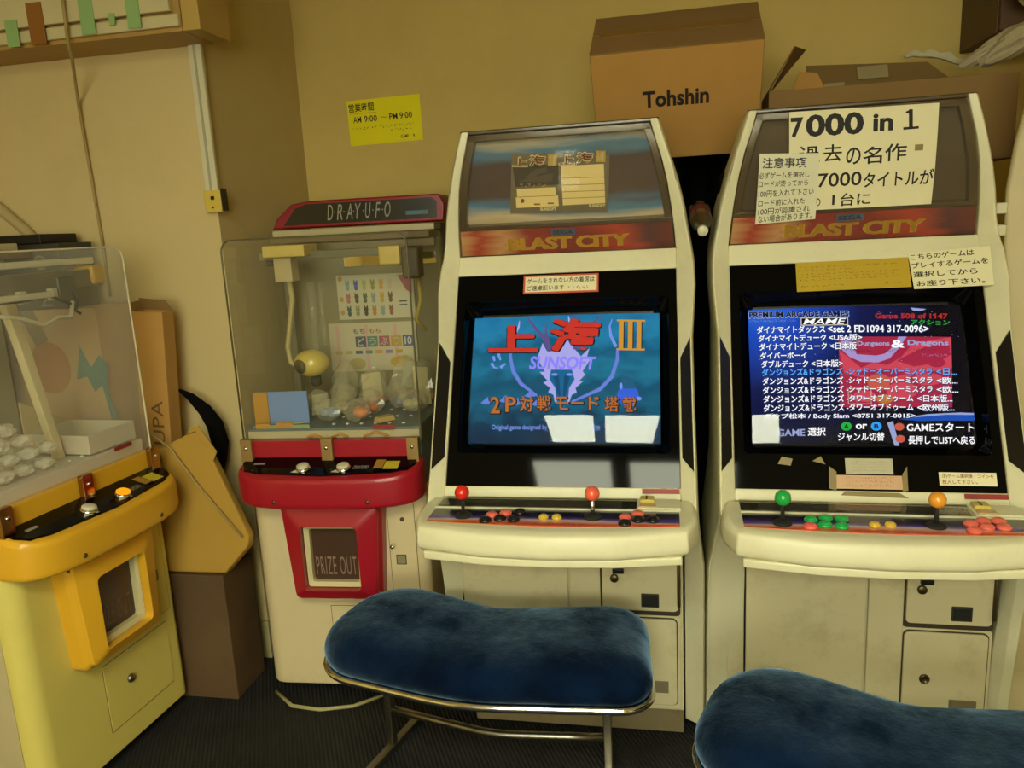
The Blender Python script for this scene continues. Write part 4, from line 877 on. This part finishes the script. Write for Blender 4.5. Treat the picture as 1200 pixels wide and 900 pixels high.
# --- yellow: rails, motor, arm, wires
al = mat('rail_aluminium', '#8a8474', .35, .6); alw = mat('rail_white', '#cfc7aa', .35)
bx('cross_rail', al, yel, -.27, .27, .20, .25, 1.365, 1.415, .003)
bx('cross_rail', alw, yel, -.27, .27, .22, .24, 1.43, 1.448, .003)
bx('cross_rail', alw, yel, -.27, .05, .16, .19, 1.350, 1.366, .003)
bx('motor_block', mat('motor_yellow', '#c8a040', .4), yel, .225, .275, .19, .26, 1.37, 1.425, .008)
bx('carriage', mat('carriage_grey', '#6a6656', .4, .5), yel, .09, .15, .185, .215, 1.335, 1.40, .003)
for bx0 in (-.15, -.04, .06): MB().box(bx0, bx0+.022, .182, .199, 1.34, 1.372).build('bracket_plate', alw, yel, .002)
MB().tube([(-.22, .185, 1.352), (-.05, .18, 1.347), (.05, .18, 1.353), (.115, .178, 1.325)], .004, 8).build('wire', black, yel)
MB().tube([(.13, .19, 1.36), (.14, .18, 1.33), (.125, .175, 1.305), (.145, .18, 1.295)], .004, 8).build('wire', black, yel)
m = MB(); m.tube([(-.2, .17, 1.33), (-.08, .165, 1.31), (0, .165, 1.28), (.05, .165, 1.295), (.10, .17, 1.29), (.125, .18, 1.33)], .006, 10); m.build('wire', mat('wire_white', '#d2c9aa', .4), yel)
MB().hexa([(.045, .235, .895), (.070, .235, .895), (.070, .26, .895), (.045, .26, .895), (-.045, .235, 1.366), (-.01, .235, 1.366), (-.01, .26, 1.366), (-.045, .26, 1.366)]).build('guide_arm', mat('arm_cream', '#d8cba0', .4), yel, .003)
MB().box(-.27, .05, .52, .55, .90, 1.45).build('inner_partition', mat('partition_grey', '#8d8872', .5), yel) if False else None
# white tray and capsule bag inside the yellow machine
trm = mat('tray_white', '#d0c8b0', .5)
t = empty('prize_tray', world((.172, .275, .8998), (YX, YY, YA)), YA); tag(t, 'white plastic tray with a triangular insert inside the yellow claw machine', 'tray')
m = MB(); w_ = .092; m.box(-w_, w_, -.115, -.11, 0, .055); m.box(-w_, w_, .11, .115, 0, .055); m.box(-w_, -w_+.005, -.11, .11, 0, .055); m.box(w_-.005, w_, -.11, .11, 0, .055); m.box(-w_, w_, -.115, .115, -.0005, .004); m.build('tray', trm, t, .002)
MB().prism([(-.085, .056), (.08, .056), (-.085, .15)], lambda p, d: (p[0], d, p[1]), .111, .115).build('insert_card', mat('insert_cream', '#c9b88a', .6), t)
g = 'white wrapped packets in the yellow machine'
milky = clear('milky_film', (.95, .95, .92), .42, (.92, .88, .76), .08, 1.4)
rnd = random.Random(5); k = 0
for iz, zz in enumerate((.899, .938, .977, 1.016)):
    for ix in range(4 if iz < 2 else 5-iz):
        for iy in range(2):
            p = (-.232+.060*ix+(.02 if iz % 2 else 0), .190+.062*iy+rnd.uniform(-.004, .004), zz)
            o = crumple((0, 0, .017), .025, .025, .017, 60+k, 12, 8, .22).build('wrapped_packet', milky); o.location = world(p, (YX, YY, YA)); o.rotation_euler = (0, 0, rnd.uniform(0, 6)); tag(o, 'white crinkled packet heaped inside the left of the yellow claw machine', 'packet', g); k += 1

# ================================================================== benches
velvet = bpy.data.materials.new('blue_velvet'); velvet.use_nodes = True; nt = velvet.node_tree; N = nt.nodes; L = nt.links; b = N['Principled BSDF']
tc = N.new('ShaderNodeTexCoord'); nz = N.new('ShaderNodeTexNoise'); nz.inputs['Scale'].default_value = 7; nz.inputs['Detail'].default_value = 6; L.new(tc.outputs['Object'], nz.inputs['Vector'])
rp = N.new('ShaderNodeValToRGB'); rp.color_ramp.elements[0].position = .38; rp.color_ramp.elements[1].position = .66; rp.color_ramp.elements[0].color = C4(lin('#060f22')); rp.color_ramp.elements[1].color = C4(lin('#0c1d38'))
L.new(nz.outputs['Fac'], rp.inputs['Fac']); L.new(rp.outputs[0], b.inputs['Base Color']); b.inputs['Roughness'].default_value = .9; b.inputs['Specular IOR Level'].default_value = .0
b.inputs['Sheen Roughness'].default_value = .42; b.inputs['Sheen Tint'].default_value = C4(lin('#a8d4ff'))
# brushed nap: broad strokes lean the pile, a fine grain breaks it up
n2 = N.new('ShaderNodeTexNoise'); n2.inputs['Scale'].default_value = 6; n2.inputs['Detail'].default_value = 7; n2.inputs['Roughness'].default_value = .65; L.new(tc.outputs['Object'], n2.inputs['Vector'])
n4 = N.new('ShaderNodeTexNoise'); n4.inputs['Scale'].default_value = 240; L.new(tc.outputs['Object'], n4.inputs['Vector'])
bpn = N.new('ShaderNodeBump'); bpn.inputs['Strength'].default_value = .3; bpn.inputs['Distance'].default_value = .02; L.new(n2.outputs['Fac'], bpn.inputs['Height'])
bp2 = N.new('ShaderNodeBump'); bp2.inputs['Strength'].default_value = .2; bp2.inputs['Distance'].default_value = .002; L.new(n4.outputs['Fac'], bp2.inputs['Height']); L.new(bpn.outputs['Normal'], bp2.inputs['Normal']); L.new(bp2.outputs['Normal'], b.inputs['Normal'])
sr = N.new('ShaderNodeMapRange'); sr.inputs['From Min'].default_value = .38; sr.inputs['From Max'].default_value = .62; sr.inputs['To Min'].default_value = .18; sr.inputs['To Max'].default_value = 1; L.new(n2.outputs['Fac'], sr.inputs['Value']); L.new(sr.outputs[0], b.inputs['Sheen Weight'])
AL, AR = math.radians(-14.2), math.radians(4.0)      # the seat bends in the middle
def bend(s, t):
    """s along the seat from the bend, t across (front negative)"""
    n = 24; x = y = 0; ang = lambda q: AL+(AR-AL)*(.5+.5*max(-1, min(1, q/.07)))
    for i in range(n): a = ang(s*(i+.5)/n); x += math.cos(a)*s/n; y += math.sin(a)*s/n
    a = ang(s); return x-math.sin(a)*t, y+math.cos(a)*t
def bench(label, x, y, rz):
    R = empty('bench', (x, y, 0), rz); tag(R, label, 'bench', 'blue velvet benches')
    s0, s1, hw = -.405, .415, .178
    def ol(ins, n=9):
        o = []; pts = [(s1, 1, .085, 0), (s0, 1, .15, 90), (s0, -1, .13, 180), (s1, -1, .07, 270)]
        for sx, sg, r, a in pts:
            r = min(max(r-ins*.6, .02), (hw-ins)*.97); ex = (sx-ins) if sx > 0 else (sx+ins); ey = (hw-ins)*sg; cx = ex-r if sx > 0 else ex+r; cy = ey-r*sg
            for k in range(n+1): t = math.radians(a+90*k/n); o.append((cx+r*math.cos(t), cy+r*math.sin(t)))
        q = []; per = n+1                                    # the same point count for every ring
        for i in range(len(o)):
            p, nx = o[i], o[(i+1) % len(o)]; last = i % per == per-1
            c = (14 if (i//per) % 2 == 0 else 4) if last else 1
            for k in range(c): q.append((p[0]+(nx[0]-p[0])*k/c, p[1]+(nx[1]-p[1])*k/c))
        return q
    prof = [(.004, .376), (-.004, .386), (-.014, .402), (-.012, .426), (.0, .446), (.018, .461), (.042, .470), (.07, .475), (.10, .478), (.135, .479)]
    rings = []
    for ins, z in prof:
        ring = []
        for s, t in ol(ins):
            sag = .012*math.exp(-((s-.02)/.20)**2)*(1 if z > .44 else (z-.388)/.052*.6) if z > .389 else 0
            rise = .016*max(0, min(1, (-s-.05)/.25))*max(0, (z-.40)/.08) if z > .40 else 0
            px, py = bend(s, t); ring.append((px, py, z-sag+rise))
        rings.append(ring)
    cu = MB().loft(rings, 0, True, True).build('cushion', velvet, R, smooth=True, sub=1)
    bm = bmesh.new(); bm.from_mesh(cu.data); bmesh.ops.triangulate(bm, faces=[f for f in bm.faces if len(f.verts) > 8], ngon_method='BEAUTY'); bm.to_mesh(cu.data); bm.free()
    path = [bend(s, t) for s, t in ol(-.008)]; path.append(path[0])
    MB().tube([(p[0], p[1], .378) for p in path]+[(path[1][0], path[1][1], .378)], .0105, 12).build('seat_rail', chrome, R)
    m = MB(); o_ = [bend(s, t) for s, t in ol(.004)]
    m.loft([[(p[0], p[1], .366) for p in o_], [(p[0], p[1], .375) for p in o_]]); m.build('seat_board', grey_dark, R)
    for s in (-.34, .315):
        a = bend(s, .055); f = bend(s, -.14); g_ = bend(s, .20)
        lg = MB(); lg.box(-.011, .011, -.011, .011, .024, .372); lo = lg.build('leg', steel, R, .002); lo.location = (a[0], a[1], 0); lo.rotation_euler = (0, 0, AL if s < 0 else AR)
        d = (Vector(f)-Vector(g_)); pts = [(g_[0], g_[1], .012), (f[0], f[1], .012)]
        fm = MB(); n_ = Vector((-d.y, d.x)).normalized()*.012
        fm.hexa([(pts[0][0]-n_.x, pts[0][1]-n_.y, 0), (pts[0][0]+n_.x, pts[0][1]+n_.y, 0), (pts[1][0]+n_.x, pts[1][1]+n_.y, 0), (pts[1][0]-n_.x, pts[1][1]-n_.y, 0),
                 (pts[0][0]-n_.x, pts[0][1]-n_.y, .024), (pts[0][0]+n_.x, pts[0][1]+n_.y, .024), (pts[1][0]+n_.x, pts[1][1]+n_.y, .024), (pts[1][0]-n_.x, pts[1][1]-n_.y, .024)]); fm.build('foot_bar', steel, R, .003)
    pts = [bend(s, .055) for s in (-.34, -.2, -.08, -.03, .03, .08, .2, .315)]
    MB().tube([(p[0], p[1], .135) for p in pts], .011, 12).build('stretcher', steel, R)
    return R
bench('blue velvet bench with chrome rim standing in front of the blue-screen cabinet', -.466, 1.775, 0)
bench('blue velvet bench cropped by the bottom edge below the game list cabinet', .475, 1.435, math.radians(-5))

# ================================================================== boxes, bags and the rest
def carton(name, label, m, pts8, cat='box', bevel=.003):
    return None
# tilted shipping carton on the first cabinet
r = empty('shipping_carton', (.045, 2.35, 1.935), 0); r.rotation_euler = (math.radians(33), 0, 0)
tag(r, 'brown shipping carton printed Tohshin tilted on top of the first arcade cabinet', 'box')
hx, dp, ht = .238, .27, .335
MB().box(-hx, hx, 0, dp, -ht, -.001).build('carton_body', card, r, .004)
m = MB(); m.box(-hx, hx, .0, dp/2-.002, -.001, .003); m.build('top_flap', card_dk, r, .001)  # both top flaps in darker card, painting in shade on the upward face
m = MB(); m.box(-hx, hx, dp/2+.002, dp, -.001, .003); m.build('top_flap', card_dk, r, .001)
m = MB(); m.box(-hx+.02, hx-.02, dp/2-.02, dp/2+.02, .003, .0042); m.build('tape', tape_brown, r)
lettering('lettering', lambda a, b, off=0: Vector((a, -off, b)), [('Tohshin', -.094, -.168, .094, -.118, 0, .032)], [ink], r)
r.rotation_euler = (math.radians(33), 0, math.radians(-1.5))
# open carton on the second cabinet
r = empty('open_carton', (.645, 2.54, 1.5915), math.radians(-1)); tag(r, 'wide opened cardboard carton with raised flaps on top of the second arcade cabinet', 'box')
m = MB(); t = .006; X0, X1, D, Hh = -.325, .345, .20, .235
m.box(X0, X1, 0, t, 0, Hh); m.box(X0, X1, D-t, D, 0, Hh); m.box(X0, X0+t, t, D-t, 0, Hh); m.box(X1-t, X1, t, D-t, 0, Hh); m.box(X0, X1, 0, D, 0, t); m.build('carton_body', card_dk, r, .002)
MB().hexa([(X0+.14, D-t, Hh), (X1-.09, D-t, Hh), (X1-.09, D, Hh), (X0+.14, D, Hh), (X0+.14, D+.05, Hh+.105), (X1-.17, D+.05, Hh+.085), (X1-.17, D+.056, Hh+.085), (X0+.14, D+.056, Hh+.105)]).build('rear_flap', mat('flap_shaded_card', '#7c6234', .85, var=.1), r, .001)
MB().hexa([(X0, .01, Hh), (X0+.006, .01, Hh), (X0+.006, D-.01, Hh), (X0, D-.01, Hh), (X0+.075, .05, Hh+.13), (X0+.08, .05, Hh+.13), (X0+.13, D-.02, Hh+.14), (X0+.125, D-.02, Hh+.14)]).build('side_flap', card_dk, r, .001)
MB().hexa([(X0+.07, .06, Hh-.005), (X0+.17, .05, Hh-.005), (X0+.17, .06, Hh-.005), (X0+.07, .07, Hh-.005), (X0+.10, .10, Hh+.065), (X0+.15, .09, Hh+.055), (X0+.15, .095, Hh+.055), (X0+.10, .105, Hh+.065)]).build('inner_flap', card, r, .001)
m = MB()
for a0, a1, b0, b1 in ((X0+.19, X0+.25, .015, .04), (X0+.29, X0+.38, .045, .085)):
    m.hexa([(a0, D+.05*b0/.105-.008, Hh+b0), (a1, D+.05*b0/.105-.008, Hh+b0), (a1, D+.05*b0/.105-.006, Hh+b0), (a0, D+.05*b0/.105-.006, Hh+b0), (a0, D+.05*b1/.105-.008, Hh+b1), (a1, D+.05*b1/.105-.008, Hh+b1), (a1, D+.05*b1/.105-.006, Hh+b1), (a0, D+.05*b1/.105-.006, Hh+b1)])
m.build('shipping_label', mat('label_faded', '#9a8c64', .6), r)
o = MB().tube([(.76, 2.80, 1.934), (.785, 2.80, 1.944), (.81, 2.795, 1.934), (.835, 2.80, 1.938), (.86, 2.79, 1.926), (.885, 2.795, 1.924), (.905, 2.785, 1.905), (.93, 2.785, 1.902)], [.005, .013, .008, .014, .009, .015, .009, .012], 7, smooth=False).build('packing_strip', mat('plastic_white', '#c8c0a0', .4, bump=.8, bscale=40)); tag(o, 'crumpled strip of white packing film over the open carton rear flap', 'packing film')
# brown wall cupboard, plastic bags top right
r = empty('wall_cupboard', (1.0, 3.05, 1.97)); tag(r, 'dark brown wall cupboard behind the crumpled plastic at the top right corner', 'cupboard')
dkw = mat('dark_wood', '#4e3214', .5, var=.15, scale=6)
MB().box(0, .6, -.30, 0, 0, .5).build('carcass', dkw, r, .003); MB().box(.004, .296, -.318, -.3005, .004, .496).build('door', dkw, r, .003); MB().box(.304, .596, -.318, -.3005, .004, .496).build('door', dkw, r, .003)
plast = mat('crumpled_plastic', '#a89c7c', .35, var=.15, bump=.8, bscale=25)
o = crumple((0, 0, 0), .115, .05, .04, 21, 18, 12, .3).build('plastic_bag', plast); o.location = (.985, 2.58, 1.912); o.rotation_euler = (0, -.42, 0); tag(o, 'crumpled clear plastic bag lying on the right end of the open carton', 'bag')
o = crumple((1.135, 2.66, 1.905), .05, .05, .06, 22, 18, 12, .3).build('plastic_bag', mat('black_bag', '#100e0c', .4)); tag(o, 'black plastic bag between two crumpled pale bags at the top right', 'bag')
o = crumple((1.08, 2.60, 2.055), .09, .06, .05, 23, 18, 12, .35).build('plastic_bag', plast); tag(o, 'pale crumpled plastic bag highest in the top right corner', 'bag')
# beige machine at the right edge
r = empty('beige_cabinet', (.862, 2.22, 0), math.radians(-22)); tag(r, 'beige machine housing cropped by the right edge beside the second cabinet', 'arcade machine')
sil = [(0.06, 0), (.045, .9), (.012, 1.15), (-.005, 1.36), (-.008, 1.5), (.004, 1.62), (.02, 1.70), (.05, 1.83), (.6, 1.83), (.6, 0)]
MB().prism(sil, lambda p, d: (p[0], d, p[1]), 0, .24).build('housing', mat('beige_housing', '#c4b588', .5, var=.06, dirt='#8d7a4a', dirt_amt=.3), r, .012, 3)
for z in (1.455, 1.40): bx('clip', mat('clip_white', '#d0c8a4', .5), r, -.035, .0, -.008, .02, z-.014, z+.014, .003)
bx('door_panel', mat('beige_housing', '#c4b588', .5), r, .09, .56, -.01, .002, .2, 1.3, .003)
# bottle wedged between the cabinet heads
r = empty('drink_bottle', (.1055, 2.10, 1.440)); r.rotation_euler = (math.radians(16), 0, 0); tag(r, 'dark cola bottle with white cap wedged between the two cabinet tops', 'bottle')
m = MB(); m.lathe([(.011, .0), (.0125, .012), (.015, .03), (.026, .065), (.0285, .085), (.0285, .18), (.026, .20), (0, .203)], (0, 0, 0), (0, 1, 0)); m.build('bottle', mat('cola_bottle', '#1c0d08', .08, coat=1), r)
MB().lathe([(.0, -.016), (.0125, -.016), (.0135, -.012), (.0135, .002), (0, .002)], (0, 0, 0), (0, 1, 0)).build('cap', mat('cap_white', '#d8d2b4', .4), r)
MB().lathe([(.0290, .10), (.0290, .16)], (0, 0, 0), (0, 1, 0)).build('label_band', mat('bottle_label', '#5a1c14', .5), r)
# black folded sheet added behind the cabinets, stands in for shade in the gap
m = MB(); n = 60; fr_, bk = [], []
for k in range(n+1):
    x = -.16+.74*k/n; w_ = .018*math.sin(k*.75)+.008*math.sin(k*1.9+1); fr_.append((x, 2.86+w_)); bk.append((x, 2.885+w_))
o = m.prism(fr_+bk[::-1], lambda p, z: (p[0], p[1], z), 0, 1.70).build('gap_shade_sheet', mat('matte_black', '#0b0a09', .95, spec=.1, bump=.8, bscale=120)); tag(o, 'added black folded sheet standing in for shade behind the two arcade cabinets', 'shade sheet')
# opening hours sign on the back wall
r = empty('hours_sign', (-1.052, 3.05, 1.905)); r.rotation_euler = (0, math.radians(-1.0), 0); tag(r, 'yellow handwritten opening hours paper on the back wall above the red claw machine', 'sign')
MB().box(-.149, .149, -.003, -.0005, -.0845, .0845).build('paper', paper_yel, r)
m = MB(); f = lambda a, b, off=0: Vector((-.149+.298*a, -.003-off, -.0845+.169*b))
put(m, f, '営業時間', .02, .74, .37, .93, 0, .012); strip(m, f, .03, .70, .40, .705, 0)
for s, a0, a1 in (('AM', .07, .18), ('9:00', .22, .40), ('～', .455, .53), ('PM', .57, .68), ('9:00', .71, .88)): put(m, f, s, a0, .50 if s != '～' else .56, a1, .64 if s != '～' else .585, 0, .012)
scribble(m, f, .03, .34, .90, .055, 0); scribble(m, f, .58, .25, .88, .05, 0); put(m, f, 'GAME', .70, .08, .81, .15, 0, .01); scribble(m, f, .86, .08, .95, .07, 0)
m.build('lettering', ink, r, fix=False)
# wall cupboard top left with green tape
r = empty('overhead_cupboard', (-1.28, 2.36, 2.071)); tag(r, 'cream overhead cupboard with green tape on its doors at the top left', 'cupboard')
wood = mat('stained_wood', '#ae8a48', .55, var=.12, scale=5); door_c = mat('cupboard_door', '#c8bc8e', .6, var=.05)
A = math.radians(4.5)
def cb(x0, x1, y0, y1, z0, z1, nm, mm, bev=.003):
    o = MB().box(x0, x1, y0, y1, z0, z1).build(nm, mm, r, bev); o.rotation_euler = (0, 0, -0); return o
cb(-1.1, -.062, -.17, -.0005, 0, .45, 'carcass', wood); cb(-.06, -.005, -.17, -.0005, .0, .45, 'end_post', mat('post_wood', '#b8984e', .55, var=.08))
cb(-1.1, -.062, -.185, -.1705, .012, .045, 'bottom_rail', door_c); cb(-1.1, -.082, -.192, -.1705, .052, .45, 'door', door_c)
gt = mat('tape_pale_green', '#8db070', .5); ot = mat('tape_rust', '#8c5a20', .5)
for x, z0, z1, wd, mm in ((-.195, .015, .14, .042, gt), (-.345, .012, .16, .046, gt), (-.265, .03, .062, .02, gt), (-.60, .0, .075, .042, gt), (-.515, .0, .115, .052, ot)):
    cb(x-wd/2, x+wd/2, -.1945, -.1925, z0, z1, 'tape_strip', mm, 0)
# conduit and switch box on the pier
r = empty('cable_conduit', (-1.405, 2.36, 1.62)); tag(r, 'white vertical cable duct on the pier between cupboard and switch box', 'conduit')
MB().box(-.022, .022, -.016, -.0005, 0, .47).build('duct', mat('duct_white', '#cfc9a8', .5), r, .003); MB().box(-.004, .004, -.018, -.0162, 0, .47).build('duct_lid_seam', mat('duct_seam', '#a8a488', .5), r)
r = empty('switch_box', (-1.395, 2.36, 1.60)); tag(r, 'small yellow switch box on the pier at the lower end of the duct', 'switch')
MB().box(-.032, .026, -.028, -.0005, -.034, .034).build('case', mat('switch_yellow', '#d0b44c', .5), r, .003); MB().box(.027, .034, -.026, -.0005, -.030, .038).build('side_plate', black, r)
MB().box(-.006, .004, -.033, -.028, .006, .016).build('toggle', black, r); MB().box(-.006, -.001, -.030, -.028, -.022, -.016).build('screw', black, r)
# hanging cord
o = MB().tube([(-1.68, 2.155, 2.32), (-1.69, 2.155, 2.064), (-1.72, 2.20, 2.03), (-1.835, 2.345, 1.93), (-1.833, 2.35, 1.70), (-1.83, 2.352, 1.517), (-1.83, 2.352, 1.31)], .005, 8).build('hanging_cord', mat('cord_tan', '#a08850', .6)); tag(o, 'thin tan cord hanging from the overhead cupboard down the pier', 'cord')
o = MB().tube([(-2.42, 2.34, 1.82), (-2.19, 2.34, 1.62), (-2.10, 2.34, 1.54), (-2.04, 2.34, 1.46), (-2.0, 2.34, 1.38)], .018, 10).build('bent_pipe', mat('pipe_beige', '#b8a474', .5)); tag(o, 'beige bent pipe on the pier wall above the dark box at the left edge', 'pipe')
# cartons behind the yellow machine
r = empty('printed_carton', (-1.92, 2.26, 0)); tag(r, 'tall pale carton with orange and blue print standing behind the yellow claw machine', 'box')
MB().box(-.20, .165, -.085, .085, 0, 1.29).build('carton_body', mat('carton_pale', '#cca876', .8, var=.08), r, .003)
m = MB(); f = lambda a, b, off=0: Vector((a, -.085-off, b))
disc(m, f, (-.03, 1.10), .075, .085, 0, n=28); poly(m, f, [(-.12, 1.29), (-.06, 1.29), (-.02, 1.19), (-.07, 1.17)], 2); poly(m, f, [(.06, 1.06), (.09, 1.17), (.12, 1.10), (.155, 1.14), (.18, 1.11), (.17, 1.02), (.19, .93), (.165, .93), (.15, 1.04), (.12, 1.02), (.10, 1.07)], 1); poly(m, f, [(-.16, 1.22), (-.12, 1.26), (-.11, 1.1), (-.16, 1.12)], 0)
m.build('print', [mat('print_orange', '#b87838', .7), mat('print_teal', '#4f8484', .7), mat('print_greybrown', '#8c7c5c', .7)], r, fix=False)
r = empty('dark_box', (-1.97, 2.238, 1.2905)); tag(r, 'dark box with pale letters on top of the printed carton at the left edge', 'box')
MB().box(-.19, .13, -.075, .075, 0, .205).build('box_body', mat('box_slate', '#38362e', .5), r, .003); MB().box(-.195, .075, -.08, .08, .2055, .235).build('lid', mat('lid_black', '#16130e', .5), r, .003)
m = MB(); f = lambda a, b, off=0: Vector((a, -.075-off, b))
for ch, z in (('O', .125), ('O', .065), ('Z', .01)): put(m, f, ch, .035, z, .08, z+.045, 0, .0)
m.build('lettering', mat('letter_tan', '#8c8060', .6), r, fix=False)
r = empty('narrow_carton', (-1.690, 2.235, 0)); r.rotation_euler = (0, math.radians(4.3), 0); tag(r, 'tall narrow carton lettered SUPA leaning behind the yellow claw machine', 'box')
m = MB(); t = .004; Wc, Dc = .052, .03
m.box(-Wc, Wc, -Dc, -Dc+t, .004, 1.272); m.box(-Wc, Wc, Dc-t, Dc, .004, 1.272); m.box(-Wc, -Wc+t, -Dc+t, Dc-t, .004, 1.272); m.box(Wc-t, Wc, -Dc+t, Dc-t, .004, 1.272); m.box(-Wc, Wc, -Dc, Dc, .004, .01); m.build('carton_body', card, r, .001)
MB().hexa([(-.05, Dc-.005, 1.272), (.05, Dc-.005, 1.272), (.05, Dc, 1.272), (-.05, Dc, 1.272), (-.055, .01, 1.31), (.035, .015, 1.305), (.035, .019, 1.305), (-.055, .014, 1.31)]).build('torn_flap', card_dk, r)
MB().hexa([(-.052, -Dc, 1.272), (-.048, -Dc, 1.272), (-.048, Dc, 1.272), (-.052, Dc, 1.272), (-.068, -Dc, 1.295), (-.064, -Dc, 1.295), (-.064, Dc, 1.30), (-.068, Dc, 1.30)]).build('torn_flap', card_dk, r)
m = MB()
put(m, lambda a, b, off=0: Vector((.012-b, -.03-off, a)), 'SUPA', .80, -.02, .985, .022, 0, .0)
m.build('lettering', mat('print_brown', '#6a5024', .7), r, fix=False)
# brown wooden box and leaning carton
o = MB().box(-1.60, -1.378, 2.09, 2.27, 0, .435).build('wooden_box', mat('dark_box_wood', '#5c452a', .65, var=.3, scale=5, dirt='#2d2010', dirt_amt=.5, dscale=6), None, .004); tag(o, 'dark brown upright box on the floor between the two claw machines', 'box')
LP0, LP1 = 2.10, 2.15
def lean(x, z, off=0): k = (z-.435)/.45; n = Vector((0, -.97, .24)); return Vector((x, LP0+(LP1-LP0)*k, z))+n*off
pts = [(-1.60, .439), (-1.375, .439), (-1.29, .53), (-1.285, .565), (-1.392, .80), (-1.445, .895), (-1.475, .885), (-1.62, .82)]
r = empty('leaning_carton', (0, 0, 0)); tag(r, 'crushed tan carton leaning on top of the dark brown box', 'box')
cardl = mat('carton_tan_plain', '#b08a34', .8, var=.06, bump=.15, bscale=10)
MB().loft([[lean(*p, -.038) for p in pts], [lean(*p, 0) for p in pts]]).build('carton_body', cardl, r, .006)
MB().loft([[lean(p[0], p[1], d) for p in ((-1.47, .884), (-1.44, .895), (-1.385, .80), (-1.372, .83), (-1.43, .912), (-1.46, .905))] for d in (.004, .008)]).build('flap', cardl, r)
o = MB().tube([lean(-1.60, .90, .03), lean(-1.53, .84, .012), lean(-1.44, .72, .012), lean(-1.30, .56, .012)], .0035, 8).build('loose_cord', mat('cord_tan', '#a08850', .6)); tag(o, 'thin cord trailing diagonally across the leaning tan carton', 'cord')
o = MB().tube([(-1.575, 2.285, 1.00), (-1.535, 2.285, .975), (-1.49, 2.285, .93), (-1.46, 2.285, .88), (-1.45, 2.285, .82), (-1.465, 2.285, .76), (-1.50, 2.285, .68), (-1.53, 2.285, .55), (-1.54, 2.285, .436)], [.005, .014, .022, .027, .028, .028, .026, .02, .014], 12).build('black_sack', mat('matte_black', '#0b0a09', .95, spec=.1, bump=.8, bscale=120)); tag(o, 'black sack stuffed behind the leaning tan carton', 'bag')
